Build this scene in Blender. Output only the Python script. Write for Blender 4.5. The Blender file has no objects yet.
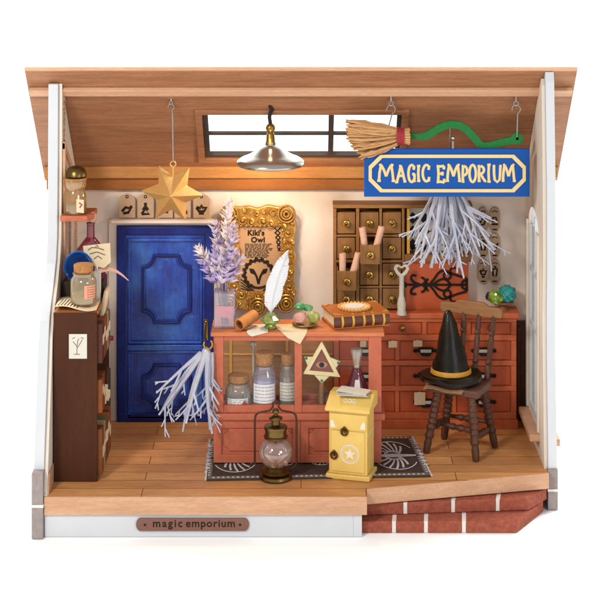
import bpy, bmesh, math, random
from mathutils import Vector, Matrix
R = math.radians
S = bpy.context.scene
COL = S.collection

# ------------------------------------------------------------------ camera
D, H = 17.6, 6.47            # camera distance to the front of the floor, height above the floor
cd = bpy.data.cameras.new('camera'); cam = bpy.data.objects.new('camera', cd); COL.objects.link(cam)
cam.location = (0, -D, H); cam.rotation_euler = (R(90), 0, 0)
cd.sensor_width = 36; cd.lens = 36 * D / 6.0
cd.shift_x = -1 / 600; cd.shift_y = -450 / 600
cd.clip_start = .5; cd.clip_end = 400
S.camera = cam
# ------------------------------------------------------------------ world, lamps, exposure
w = bpy.data.worlds.new('World'); S.world = w; w.use_nodes = True
bg = w.node_tree.nodes['Background']; bg.inputs['Color'].default_value = (1, .995, .985, 1); bg.inputs['Strength'].default_value = .55
def area(name, loc, target, size, power, col=(1, 1, 1)):
    l = bpy.data.lights.new(name, 'AREA'); l.energy = power; l.size = size; l.color = col
    o = bpy.data.objects.new(name, l); COL.objects.link(o); o.location = loc
    o.rotation_euler = (Vector(target) - Vector(loc)).to_track_quat('-Z', 'Y').to_euler()
area('softbox_key', (-5.5, -9, 8.5), (0, 1, 1.2), 1.8, 900, (1, .95, .88))
area('softbox_fill', (8, -10, 5), (0, 1, 1.2), 4, 330, (.93, .96, 1))
area('backdrop_lamp', (-7, 5, 11), (-5, 13, 2), 5, 2600)
area('backdrop_lamp', (7, 5, 11), (5, 13, 2), 5, 2600)
S.view_settings.view_transform = 'Standard'; S.view_settings.look = 'None'
S.view_settings.exposure = .10; S.view_settings.gamma = 1
S.cycles.max_bounces = 10; S.cycles.transparent_max_bounces = 24; S.cycles.diffuse_bounces = 5

# ------------------------------------------------------------------ geometry helpers
def sc(Y): return D / (D + Y)
def W(px, py, Y):                       # measured point of the photo at real depth Y
    s = 100 * sc(Y); return Vector(((px - 301) / s, Y, H - (py + 150) / s))
def X_(px, Y): return (px - 301) / (100 * sc(Y))
def Z_(py, Y): return H - (py + 150) / (100 * sc(Y))
def F(px, py):                          # point on the floor
    s = (py + 150) / (100 * H); Y = D / s - D; return Vector(((px - 301) / (100 * s), Y, 0))

class MB:
    def __init__(s): s.v = []; s.f = []; s.M = None
    def add(s, vs, fs):
        n = len(s.v)
        for p in vs:
            p = Vector(p); s.v.append(s.M @ p if s.M else p)
        s.f += [tuple(i + n for i in q) for q in fs]; return s
    def box(s, x0, x1, y0, y1, z0, z1):
        return s.add([(x, y, z) for z in (z0, z1) for y in (y0, y1) for x in (x0, x1)],
                     [(0, 2, 3, 1), (4, 5, 7, 6), (0, 1, 5, 4), (2, 6, 7, 3), (0, 4, 6, 2), (1, 3, 7, 5)])
    def tube(s, pts, r, n=8, flat=1.0, caps=True):
        pts = [Vector(p) for p in pts]; m = len(pts)
        rs = r if isinstance(r, (list, tuple)) else [r] * m
        vs = []; prev = None
        for i, p in enumerate(pts):
            t = (pts[min(i + 1, m - 1)] - pts[max(i - 1, 0)])
            t = t.normalized() if t.length > 1e-9 else Vector((0, 0, 1))
            if prev is None: a = t.cross(Vector((0, 1, 0)));  a = a if a.length > .1 else t.cross(Vector((1, 0, 0)))
            else: a = prev - t * prev.dot(t)
            a.normalize(); prev = a; b = t.cross(a)
            for k in range(n):
                q = 2 * math.pi * k / n; o = a * math.cos(q) * rs[i] + b * math.sin(q) * rs[i]
                if flat != 1.0: o.y *= flat
                vs.append(p + o)
        fs = [(i * n + k, i * n + (k + 1) % n, (i + 1) * n + (k + 1) % n, (i + 1) * n + k) for i in range(m - 1) for k in range(n)]
        if caps: fs += [tuple(reversed(range(n))), tuple((m - 1) * n + k for k in range(n))]
        return s.add(vs, fs)
    def lathe(s, prof, p=(0, 0, 0), n=24, axis=None):
        vs = []; p = Vector(p); q = axis.to_track_quat('Z', 'Y').to_matrix() if axis else Matrix.Identity(3)
        for r, z in prof:
            for k in range(n):
                a = 2 * math.pi * k / n; vs.append(p + q @ Vector((r * math.cos(a), r * math.sin(a), z)))
        m = len(prof)
        fs = [(i * n + k, i * n + (k + 1) % n, (i + 1) * n + (k + 1) % n, (i + 1) * n + k) for i in range(m - 1) for k in range(n)]
        if prof[0][0] > 1e-6: fs.append(tuple(reversed(range(n))))
        if prof[-1][0] > 1e-6: fs.append(tuple((m - 1) * n + k for k in range(n)))
        return s.add(vs, fs)
    def lathe_open(s, prof, p=(0, 0, 0), n=24):
        vs = []; p = Vector(p)
        for r, z in prof:
            for k in range(n):
                a = 2 * math.pi * k / n; vs.append(p + Vector((r * math.cos(a), r * math.sin(a), z)))
        m = len(prof)
        return s.add(vs, [(i * n + k, i * n + (k + 1) % n, (i + 1) * n + (k + 1) % n, (i + 1) * n + k) for i in range(m - 1) for k in range(n)])
    def prism(s, poly, y0, y1):          # poly in XZ, pushed along Y
        n = len(poly)
        ar = sum(poly[i][0] * poly[(i + 1) % n][1] - poly[(i + 1) % n][0] * poly[i][1] for i in range(n))
        if ar < 0: poly = poly[::-1]
        vs = [(x, y0, z) for x, z in poly] + [(x, y1, z) for x, z in poly]
        return s.add(vs, [tuple(range(n)), tuple(reversed(range(n, 2 * n)))] + [(i, i + n, (i + 1) % n + n, (i + 1) % n) for i in range(n)])
    def prismz(s, poly, z0, z1):         # poly in XY
        n = len(poly)
        ar = sum(poly[i][0] * poly[(i + 1) % n][1] - poly[(i + 1) % n][0] * poly[i][1] for i in range(n))
        if ar < 0: poly = poly[::-1]
        vs = [(x, y, z0) for x, y in poly] + [(x, y, z1) for x, y in poly]
        return s.add(vs, [tuple(reversed(range(n))), tuple(range(n, 2 * n))] + [(i, (i + 1) % n, (i + 1) % n + n, i + n) for i in range(n)])
    def prismx(s, poly, x0, x1):         # poly in YZ
        n = len(poly)
        ar = sum(poly[i][0] * poly[(i + 1) % n][1] - poly[(i + 1) % n][0] * poly[i][1] for i in range(n))
        if ar < 0: poly = poly[::-1]
        vs = [(x0, y, z) for y, z in poly] + [(x1, y, z) for y, z in poly]
        return s.add(vs, [tuple(reversed(range(n))), tuple(range(n, 2 * n))] + [(i, (i + 1) % n, (i + 1) % n + n, i + n) for i in range(n)])
    def ring(s, outer, inner, y0, y1):   # frame between two XZ loops of the same length
        n = len(outer)
        vs = [(x, y0, z) for x, z in outer] + [(x, y0, z) for x, z in inner] + [(x, y1, z) for x, z in outer] + [(x, y1, z) for x, z in inner]
        fs = []
        for i in range(n):
            j = (i + 1) % n
            fs += [(i, j, n + j, n + i), (2 * n + i, 3 * n + i, 3 * n + j, 2 * n + j), (i, 2 * n + i, 2 * n + j, j), (n + i, n + j, 3 * n + j, 3 * n + i)]
        s.add(vs, fs); return s
    def frame(s, x0, x1, z0, z1, t, y0, y1):
        s.ring([(x0, z0), (x1, z0), (x1, z1), (x0, z1)], [(x0 + t, z0 + t), (x1 - t, z0 + t), (x1 - t, z1 - t), (x0 + t, z1 - t)], y0, y1); return s
    def sphere(s, c, r, sq=(1, 1, 1), n=14, jit=0, rnd=None):
        bm = bmesh.new(); bmesh.ops.create_icosphere(bm, subdivisions=n if n < 5 else 3, radius=1)
        vs = []
        for v in bm.verts:
            k = 1 + (rnd.uniform(-jit, jit) if jit else 0)
            vs.append((c[0] + v.co.x * r * sq[0] * k, c[1] + v.co.y * r * sq[1] * k, c[2] + v.co.z * r * sq[2] * k))
        bm.verts.ensure_lookup_table(); fs = [tuple(v.index for v in f.verts) for f in bm.faces]; bm.free()
        return s.add(vs, fs)
    def text(s, body, size, cx, y, cz, thick=.004, spacing=1.0, bold=0):   # writing that faces the viewer, centred
        cu = bpy.data.curves.new('t', 'FONT'); cu.body = body; cu.size = size; cu.extrude = thick; cu.align_x = 'CENTER'; cu.align_y = 'CENTER'
        cu.space_character = spacing; cu.resolution_u = 3; cu.offset = bold
        o = bpy.data.objects.new('t', cu); COL.objects.link(o)
        me = bpy.data.meshes.new_from_object(o.evaluated_get(bpy.context.evaluated_depsgraph_get()))
        s.add([(cx + v.co.x, y - v.co.z, cz + v.co.y) for v in me.vertices], [tuple(p.vertices) for p in me.polygons])
        bpy.data.objects.remove(o); bpy.data.curves.remove(cu); bpy.data.meshes.remove(me); return s
    def build(s, name, m, parent=None, bevel=0, smooth=False, loc=None, seg=2, solid=0):
        base = Vector((0, 0, 0))
        if parent is not None: base = Vector(parent.get('_b', (0, 0, 0)))
        elif loc is not None: base = Vector(loc)
        me = bpy.data.meshes.new(name); me.from_pydata([tuple(p - base) for p in s.v], [], s.f)
        bm = bmesh.new(); bm.from_mesh(me); bmesh.ops.recalc_face_normals(bm, faces=bm.faces); bm.to_mesh(me); bm.free()
        me.materials.append(m)
        if smooth: me.shade_smooth(); me.set_sharp_from_angle(angle=R(38))
        o = bpy.data.objects.new(name, me); COL.objects.link(o)
        if parent is not None:
            o.parent = parent
            if '_b' in parent: o['_b'] = tuple(base)
        else: o.location = base; o['_b'] = tuple(base)
        if bevel:
            b = o.modifiers.new('b', 'BEVEL'); b.width = bevel; b.segments = seg; b.limit_method = 'ANGLE'; b.angle_limit = R(35); b.harden_normals = False
        if solid:
            b = o.modifiers.new('s', 'SOLIDIFY'); b.thickness = solid
        return o

def thing(name, label, cat, loc=(0, 0, 0), rz=0, group=None, local=False, kind=None):
    o = bpy.data.objects.new(name, None); COL.objects.link(o); o.location = loc; o.rotation_euler = (0, 0, rz)
    o.empty_display_size = .05
    o['label'] = label; o['category'] = cat
    if group: o['group'] = group
    if kind: o['kind'] = kind
    o['_b'] = (0, 0, 0) if local else tuple(loc)
    return o
def tag(o, label, cat, group=None, kind=None):
    o['label'] = label; o['category'] = cat
    if group: o['group'] = group
    if kind: o['kind'] = kind
    return o

# ------------------------------------------------------------------ materials
def lin(c):
    if isinstance(c, str): c = tuple(int(c[i:i + 2], 16) / 255 for i in (0, 2, 4))
    return tuple(x / 12.92 if x <= .04045 else ((x + .055) / 1.055) ** 2.4 for x in c) + (1,)
def mixcol(c, k): return tuple(min(1, max(0, x * k)) for x in c[:3]) + (1,)
_m = {}
def base_mat(name):
    m = bpy.data.materials.new(name); m.use_nodes = True; nt = m.node_tree
    return m, nt, nt.nodes['Principled BSDF'], nt.nodes, nt.links
def noise(nt, vec, scale, detail=5, rough=.55):
    n = nt.nodes.new('ShaderNodeTexNoise'); n.inputs['Scale'].default_value = scale; n.inputs['Detail'].default_value = detail
    n.inputs['Roughness'].default_value = rough; nt.links.new(vec, n.inputs['Vector']); return n.outputs['Fac']
def coords(nt, scale=(1, 1, 1)):
    t = nt.nodes.new('ShaderNodeTexCoord'); mp = nt.nodes.new('ShaderNodeMapping'); mp.inputs['Scale'].default_value = scale
    nt.links.new(t.outputs['Object'], mp.inputs['Vector']); return mp.outputs['Vector']
def ramp(nt, fac, stops):
    r = nt.nodes.new('ShaderNodeValToRGB'); nt.links.new(fac, r.inputs['Fac'])
    while len(r.color_ramp.elements) < len(stops): r.color_ramp.elements.new(.5)
    for e, (p, c) in zip(r.color_ramp.elements, stops): e.position = p; e.color = c
    return r.outputs['Color']
def mixn(nt, fac, a, b, mode='MIX'):
    n = nt.nodes.new('ShaderNodeMix'); n.data_type = 'RGBA'; n.blend_type = mode
    if hasattr(fac, 'is_linked'): nt.links.new(fac, n.inputs[0])
    else: n.inputs[0].default_value = fac
    for k, c in ((6, a), (7, b)):
        if hasattr(c, 'is_linked'): nt.links.new(c, n.inputs[k])
        else: n.inputs[k].default_value = c
    return n.outputs[2]
def bump(nt, bs, h, strength, dist=.01):
    b = nt.nodes.new('ShaderNodeBump'); b.inputs['Strength'].default_value = strength; b.inputs['Distance'].default_value = dist
    nt.links.new(h, b.inputs['Height']); nt.links.new(b.outputs['Normal'], bs.inputs['Normal'])
def paint(name, c, rough=.5, var=.18, scale=6, bmp=.15, metal=0, spec=.22, c2=None, fine=60):
    if name in _m: return _m[name]
    m, nt, bs, N, L = base_mat(name); c = lin(c)
    v = coords(nt); f = noise(nt, v, scale, 6, .65)
    col = ramp(nt, f, [(.3, mixcol(c, 1 - var)), (.7, lin(c2) if c2 else mixcol(c, 1 + var))])
    f2 = noise(nt, v, fine, 3)
    col = mixn(nt, .35, col, ramp(nt, f2, [(.3, mixcol(c, 1 - var)), (.7, mixcol(c, 1 + var))]))
    L.new(col, bs.inputs['Base Color']); bs.inputs['Roughness'].default_value = rough; bs.inputs['Metallic'].default_value = metal
    bs.inputs['Specular IOR Level'].default_value = spec
    if bmp: bump(nt, bs, f2, bmp, .01)
    _m[name] = m; return m
def wood(name, c1, c2, axis='x', rough=.5, scale=1, knots=.3, bmp=.12):
    if name in _m: return _m[name]
    m, nt, bs, N, L = base_mat(name)
    a = {'x': (1.2, 14, 14), 'y': (14, 1.2, 14), 'z': (14, 14, 1.2)}[axis]
    v = coords(nt, tuple(q * scale for q in a)); v2 = coords(nt, tuple(q * scale * .3 for q in a))
    f = noise(nt, v, 2.2, 6, .62); g = noise(nt, v2, 2.0, 3)
    a_, b_ = lin(c1), lin(c2)
    col = ramp(nt, f, [(.3, a_), (.68, b_)])
    col = mixn(nt, knots, col, ramp(nt, g, [(.35, mixcol(a_, .8)), (.65, mixcol(b_, 1.1))]))
    h = noise(nt, coords(nt, tuple(q * scale * 4.5 for q in a)), 2.6, 4, .7)
    col = mixn(nt, ramp(nt, h, [(.42, (.0, .0, .0, 1)), (.62, (.45, .45, .45, 1))]), col, mixcol(a_, .72))
    L.new(col, bs.inputs['Base Color']); bs.inputs['Roughness'].default_value = rough; bs.inputs['Specular IOR Level'].default_value = .22
    if bmp: bump(nt, bs, h, bmp, .01)
    _m[name] = m; return m
def glass(name, tint='ffffff', alpha=.12, rough=.03, body='ffffff', edge=.5):
    """clear thin glass: light passes through, the rim of the shape reflects"""
    if name in _m: return _m[name]
    m = bpy.data.materials.new(name); m.use_nodes = True; nt = m.node_tree; N = nt.nodes; L = nt.links
    N.remove(N['Principled BSDF']); out = N['Material Output']
    tr = N.new('ShaderNodeBsdfTransparent'); tr.inputs['Color'].default_value = lin(tint)
    gl = N.new('ShaderNodeBsdfGlossy'); gl.inputs['Roughness'].default_value = rough; gl.inputs['Color'].default_value = (.95, .97, 1, 1)
    df = N.new('ShaderNodeBsdfDiffuse'); df.inputs['Color'].default_value = lin(body)
    fr = N.new('ShaderNodeLayerWeight'); fr.inputs['Blend'].default_value = edge
    m1 = N.new('ShaderNodeMixShader'); m1.inputs[0].default_value = alpha
    L.new(tr.outputs[0], m1.inputs[1]); L.new(df.outputs[0], m1.inputs[2])
    mt = N.new('ShaderNodeMath'); mt.operation = 'MULTIPLY_ADD'; mt.inputs[1].default_value = .55 if alpha > .05 else .0; mt.inputs[2].default_value = .05 if alpha > .05 else .008
    L.new(fr.outputs['Fresnel'], mt.inputs[0])
    m2 = N.new('ShaderNodeMixShader'); L.new(mt.outputs[0], m2.inputs[0]); L.new(m1.outputs[0], m2.inputs[1]); L.new(gl.outputs[0], m2.inputs[2])
    L.new(m2.outputs[0], out.inputs['Surface']); _m[name] = m; return m
def crystal(name, c, c2=None, rough=.12):
    if name in _m: return _m[name]
    m, nt, bs, N, L = base_mat(name); v = coords(nt)
    f = noise(nt, v, 14, 2)
    L.new(ramp(nt, f, [(.4, lin(c)), (.62, lin(c2 or c))]), bs.inputs['Base Color'])
    bs.inputs['Roughness'].default_value = rough; bs.inputs['Transmission Weight'].default_value = .45; bs.inputs['IOR'].default_value = 1.45
    bs.inputs['Coat Weight'].default_value = .6; _m[name] = m; return m

ROOFW = wood('roof_veneer', '8b5a3d', 'ad7a56', 'x', .5, 1.0)
TAN = wood('pale_veneer', 'c09270', 'd0a686', 'x', .55)
HONEY = wood('honey_beam', 'a8703c', 'c08a50', 'x', .4)
WHITE = paint('white_edge', 'c6c9cd', .55, .03, 3, .05)
PLASTER = paint('plaster', 'dccbbd', .8, .04, 2.2, .12, c2='e2d8d0')
CREAM = paint('cream_card', 'd8cdbf', .7, .05, 4, .05)
STONE = paint('grey_stone', '8f8482', .85, .2, 16, .4)
CHEST = paint('orange_red_paint', 'bd5830', .42, .1, 4, .12, c2='c9683f')
CHEST_IN = paint('orange_red_drawer', 'b44f2a', .42, .1, 5, .12, c2='c15f37')
CASE = paint('terracotta_paint', 'ae5840', .42, .1, 4, .12, c2='bb684e')
def wear(name, base, amt=.16, thr=.63):
    m = base.copy(); m.name = name; nt = m.node_tree; bs = nt.nodes['Principled BSDF']; lk = bs.inputs['Base Color'].links[0].from_socket
    v = coords(nt); f = noise(nt, v, 9, 9, .78)
    g = nt.nodes.new('ShaderNodeNewGeometry'); rp = nt.nodes.new('ShaderNodeValToRGB'); nt.links.new(g.outputs['Pointiness'], rp.inputs['Fac'])
    rp.color_ramp.elements[0].position = .51; rp.color_ramp.elements[1].position = .56
    ml = nt.nodes.new('ShaderNodeMath'); ml.operation = 'MULTIPLY'; nt.links.new(rp.outputs['Color'], ml.inputs[0]); nt.links.new(ramp(nt, f, [(.4, (0, 0, 0, 1)), (.65, (amt, amt, amt, 1))]), ml.inputs[1])
    c = lk.node.inputs[6].links[0].from_socket if False else None
    col = mixn(nt, ml.outputs[0], lk, lin('e0a078'))
    nt.links.new(col, bs.inputs['Base Color']); return m
CHEST = wear('orange_red_worn', CHEST); CASE = wear('terracotta_worn', CASE)
CASETOP = wood('case_top', 'bb6840', 'd08458', 'x', .4)
WALNUT = wood('walnut_box', '75502c', '966a3a', 'z', .55)
WALNUTX = wood('walnut_rail', '7a5230', '9a6c3d', 'x', .55)
SHELFB = wood('chocolate_board', '3f2010', '4a2714', 'z', .75, .6, bmp=.05)
CHAIRW = wood('chair_wood', '3c241b', '694534', 'z', .4, .7)
CHAIRT = wood('chair_rail_wood', '7d5536', '966a45', 'x', .5)
BRASS = paint('brass', 'b0904a', .3, .2, 12, .1, 1)
DARKBRASS = paint('aged_brass', '6e5a34', .32, .3, 12, .15, 1)
GOLD = paint('gold_paint', 'd9a866', .32, .1, 20, .15, .45)
ORNGOLD = paint('ornate_gold', 'b37c30', .3, .35, 26, .3, .7, c2='ecbc6a')
STEEL = paint('steel_wire', 'b9b4ac', .25, .1, 20, 0, 1)
IRON = paint('black_iron', '1b1715', .5, .2, 20, .1)
BLACK = paint('black_cloth', '0d0c09', .3, .3, 3.2, .2, c2='2a2013')  # yellow-brown second tone puts the hat's sheen into the cloth colour
PAPER = paint('old_paper', 'd3bf9e', .8, .08, 9, .12)
WPAPER = paint('white_paper', 'cbc5ba', .8, .05, 9, .05)
KRAFT = paint('kraft_card', 'b09378', .75, .15, 20, .2)
INK = paint('ink', '2a1d14', .8, .1, 20, 0)
CORK = paint('cork', 'a87546', .9, .45, 34, .9, fine=90)
YEL = paint('yellow_paint', 'd6b35e', .4, .08, 3, .12, c2='e0c070', fine=40)
BLUE = paint('sign_blue', '0c4a97', .4, .05, 4, .05)
SCREAM = paint('sign_cream', 'd8c08a', .6, .06, 20, .1)
GREEN = paint('green_felt', '1f6b33', .7, .15, 30, .3)
BRISTLE = paint('bristle', 'b98a5a', .8, .2, 10, .3, c2='cfa272')
REDC = paint('red_cord', '9a3038', .6, .2, 30, .3)
ICE = paint('frosted_coral', '989cb0', .28, .14, 5, .2, c2='c6c3c8', spec=.5)
BONE = paint('bone_white', 'b9b3a6', .5, .2, 26, .4)
WAINS = wood('wainscot', '4c2a1c', '6b4027', 'z', .5)
WAINS2 = wood('wainscot_tan', '9c6c3c', 'b88650', 'x', .5)
SCROLLP = paint('pink_scroll', 'c9a08a', .8, .12, 20, .15)
BOOKC = paint('book_leather', '9e5a28', .45, .15, 10, .15)
BOOKS_ = paint('book_spine', '5e3a2e', .5, .15, 14, .2)
BOOKR = paint('brown_book', '94501f', .55, .2, 10, .2)
YGOLD = paint('gilt', 'c9963a', .45, .1, 20, .1)
REDL = paint('red_liquid', '7c2634', .2, .15, 6, 0)
BLUEG = paint('blue_glaze', '1d5fae', .12, .25, 5, 0, c2='2f7fd0')
CLEAR = glass('clear_glass', 'f4f6f6', .10, .04, 'e8eaea', .45)
PANE = glass('window_glass', 'fdfefe', .0, .02, 'ffffff', .15)
AMBER = glass('amber_glass', 'e8c890', .30, .08, 'd8a860', .5)
PURPG = glass('lilac_glass', 'e8e2ee', .14, .05, 'c4bccc', .5)
REDG = glass('red_glass', '9c2c3c', .55, .05, '8c2838', .5)

# ------------------------------------------------------------------ setting: white table
g = MB()                                             # seamless studio sweep: table that curves up into a backdrop
sw_ = [(-16, -.415), (9, -.415)] + [(9 + 5 * math.sin(R(t)), 4.585 - 5 * math.cos(R(t))) for t in range(9, 91, 9)] + [(14, 26)]
g.add([(x, y, z) for y, z in sw_ for x in (-40, 40)], [(2 * i, 2 * i + 1, 2 * i + 3, 2 * i + 2) for i in range(len(sw_) - 1)])
gw = paint('white_tabletop', 'ffffff', .9, .0, 1, 0)
o = g.build('ground', gw, smooth=True); o['kind'] = 'structure'

# ------------------------------------------------------------------ floor
YB, XI = 2.38, 2.57
def floor_mat():
    m, nt, bs, N, L = base_mat('plank_floor')
    v = coords(nt, (1, 1, 1))
    br = N.new('ShaderNodeTexBrick'); L.new(v, br.inputs['Vector'])
    br.inputs['Scale'].default_value = 1; br.inputs['Brick Width'].default_value = 3.2; br.inputs['Row Height'].default_value = .235
    br.inputs['Mortar Size'].default_value = .006; br.inputs['Mortar Smooth'].default_value = .2; br.offset = .5
    br.inputs['Color1'].default_value = (.8, .8, .8, 1); br.inputs['Color2'].default_value = (1.12, 1.12, 1.12, 1); br.inputs['Mortar'].default_value = (.42, .36, .3, 1)
    f = noise(nt, coords(nt, (1.1, 16, 16)), 2.0, 6, .6); f3 = noise(nt, coords(nt, (.5, 3, 3)), 1.6, 3)
    col = ramp(nt, f, [(.3, lin('c4814c')), (.7, lin('e6ab6e'))])
    col = mixn(nt, .35, col, ramp(nt, f3, [(.3, lin('a8683c')), (.7, lin('e0ac74'))]))
    h = noise(nt, coords(nt, (3, 60, 60)), 2.4, 4, .7)
    col = mixn(nt, ramp(nt, h, [(.42, (.0, .0, .0, 1)), (.62, (.4, .4, .4, 1))]), col, lin('8f5a34'))
    col = mixn(nt, 1, col, br.outputs['Color'], 'MULTIPLY')
    L.new(col, bs.inputs['Base Color']); bs.inputs['Roughness'].default_value = .38; bs.inputs['Specular IOR Level'].default_value = .3
    bump(nt, bs, br.outputs['Fac'], -.4, .01)
    return m
FLOORM = floor_mat()
poly = [(-XI, .012), (.655, .012), (.655, .23), (XI, .67), (XI, YB), (-XI, YB)]
fl = MB().prismz([(x - 1.75 + 1.75, y) for x, y in poly], -.16, 0).build('floor', FLOORM, bevel=.006)
fl['kind'] = 'structure'; fl['label'] = 'honey plank floor of the miniature shop'
e = MB(); e.box(-XI, .66, -.004, .01, -.18, .0); e.build('front_edge', TAN, fl, bevel=.004)
a, b = Vector((.662, .222)), Vector((XI, .662)); n = Vector((.44, -1.9)).normalized() * .012
e = MB(); e.prismz([(a.x, a.y), (b.x, b.y), (b.x + n.x, b.y + n.y), (a.x + n.x, a.y + n.y)], -.155, .001); e.build('front_edge', TAN, fl, bevel=.004)
e = MB(); e.box(-XI, .61, .03, .10, -.41, -.182); e.box(.522, .526, .026, .03, -.40, -.19); e.build('plinth', WHITE, fl, bevel=.005)

# nameplate
Yn = .008
np_ = thing('nameplate', 'small brown rounded nameplate engraved magic emporium on the white base', 'nameplate', W(192, 531, Yn))
zc = Z_(524.8, Yn); x0, x1 = X_(136, Yn), X_(249, Yn); h_ = .064; c_ = .045
pl = [(x0 + c_ * (1 - math.cos(R(t))), zc + h_ - .03 * 0 - h_ * (1 - math.sin(R(t)))) for t in range(0, 91, 15)]
pl = pl + [(x0 + x1 - x, z) for x, z in pl[::-1]]; pl = pl + [(x, 2 * zc - z) for x, z in pl[::-1]]
MB().prism(pl, Yn, .03).build('plate', paint('plate_brown', '7a5548', .5, .1, 10, .1), np_, bevel=.004)
MB().text('magic', .108, X_(167.5, Yn), Yn - .001, zc + .012, .002, 1.25, .0015).build('lettering', INK, np_)
MB().text('emporium', .108, X_(210.5, Yn), Yn - .001, zc + .012, .002, 1.12, .0015).build('lettering', INK, np_)
for px in (145, 240):
    MB().lathe([(0, 0), (.012, 0), (.012, .004), (0, .004)], (X_(px, Yn), Yn - .004, zc), 12, Vector((0, 1, 0))).build('nail', IRON, np_)

# ------------------------------------------------------------------ brick steps
st = thing('brick_steps', 'two low red brick steps with white mortar at the open floor corner', 'steps', (1.4, .3, -.41))
BR = paint('brick_red', '954c3a', .85, .3, 22, .9, c2='b4654e', fine=110); MORT = paint('mortar', 'dcd6cf', .8, .08, 12, .3)
def brick_row(front, back, cuts, dx, z0, z1):
    """bricks cut from a slab whose front runs front[0]..front[1] and back runs back[0]..back[1]; mortar sits a little back in the joints"""
    (ax_, ay_), (bx_, by_) = front; (cx_, cy_), (ex_, ey_) = back
    def fy(x): return ay_ + (by_ - ay_) * (x - ax_) / (bx_ - ax_)
    xs = [ax_] + cuts + [bx_]; g_ = .018; rr = random.Random(7)
    for i in range(len(xs) - 1):
        l0 = xs[i] + (g_ if i else 0); l1 = xs[i + 1] - (g_ if i < len(xs) - 2 else 0)
        yb0, yb1 = cy_, ey_
        pl = [(l0, fy(l0)), (l1, fy(l1)), (l1 + dx if i < len(xs) - 2 else ex_, yb1 if i == len(xs) - 2 else yb0), (l0 + (dx if i else 0), yb0)]
        MB().prismz(pl, z0, z1 + rr.uniform(-.002, .001)).build('brick', BR, st, bevel=.009)
    MB().prismz([(ax_ + .01, ay_ + .006), (bx_ - .02, by_ + .006), (ex_ - .02, ey_ - .01), (cx_ + .01, cy_ - .01)], z0 + .002, z1 - .004).build('mortar_bed', MORT, st)
brick_row(((.61, .13), (2.175, .13)), ((.61, .70), (2.52, .70)), [(p_ - 301) / 99.3 for p_ in (394, 426, 464)], .05, -.41, -.292)
brick_row(((.62, .275), (2.33, .415)), ((.62, .72), (2.56, .72)), [(p_ - 301) / 98 for p_ in (405, 453, 498)], .06, -.289, -.168)

# ------------------------------------------------------------------ walls
def roofZ(Y): return 4.134 - .98 * (Y - 1.0)
lp = [(-.02, -.41), (.0, -.1), (.12, .5), (.27, 1.05), (.38, 1.46), (.46, 1.64), (.60, 1.80), (.78, 1.95), (.93, 2.12), (1.03, 2.35), (1.07, 3.0), (1.10, 3.98), (1.14, roofZ(1.14) - .01), (YB + .05, roofZ(YB + .05) - .01), (YB + .05, -.41)]
lw = thing('side_wall', 'white edged wall on the left with curved front edge and cream lining', 'wall', (-2.63, 1.2, -.41))
def wall_with_hole(prof, x0, x1, hole=None):
    mb = MB(); mb.prismx(prof, x0, x1); return mb
wall_with_hole(lp, -2.685, -2.58).build('edge_board', WHITE, lw, bevel=.008)
lin_p = [(y + .05, z) for y, z in lp[:13]]; lin_p[0] = (.02, .0); lin_p[1] = (.05, .02); lin_p[-1] = (1.2, roofZ(1.2) - .02)
MB().prismx(lin_p + [(YB, roofZ(YB) - .02), (YB, 0.0)], -2.578, -2.545).build('lining', CREAM, lw)
MB().box(-2.69, -2.575, -.032, .12, -.41, .25).build('stone_foot', STONE, lw, bevel=.006)
MB().box(-2.694, -2.572, -.036, .12, -.095, -.068).build('stone_joint', MORT, lw)
MB().prismx([(.05, 0), (.13, .19), (.42, .19), (.42, 0)], -2.544, -2.532).build('skirting', TAN, lw)
# window frame with marbled picture pane on the left wall (only partly seen)
lwin = MB(); 
for (ya, yb, za, zb) in ((1.15, 1.22, 1.75, 3.35), (2.1, 2.16, 1.75, 2.85), (1.22, 2.1, 1.75, 1.82), (1.6, 1.65, 1.82, 3.0)):
    lwin.box(-2.544, -2.51, ya, yb, za, zb)
lwin.prismx([(1.15, 3.36), (2.16, 2.8), (2.16, 2.72), (1.15, 3.28)], -2.5435, -2.512)
o = lwin.build('window_frame', TAN, lw, bevel=.004)
MB().prismx([(1.22, 1.82), (2.1, 1.82), (2.1, 2.75), (1.22, 3.27)], -2.5445, -2.535).build('pane', paint('frosted_pane', 'c9c5c4', .15, .25, 5, 0, c2='efeae6'), o)
orn = MB()
for i in range(14):
    z = 2.9 + .07 * i / 1.0
    if z < 3.75: orn.tube([(-2.54, 1.26 + .03 * math.sin(t * 2.1 + i), z + t * .03) for t in range(4)], .014, 6)
orn.build('carved_trim', KRAFT, lw)

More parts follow.
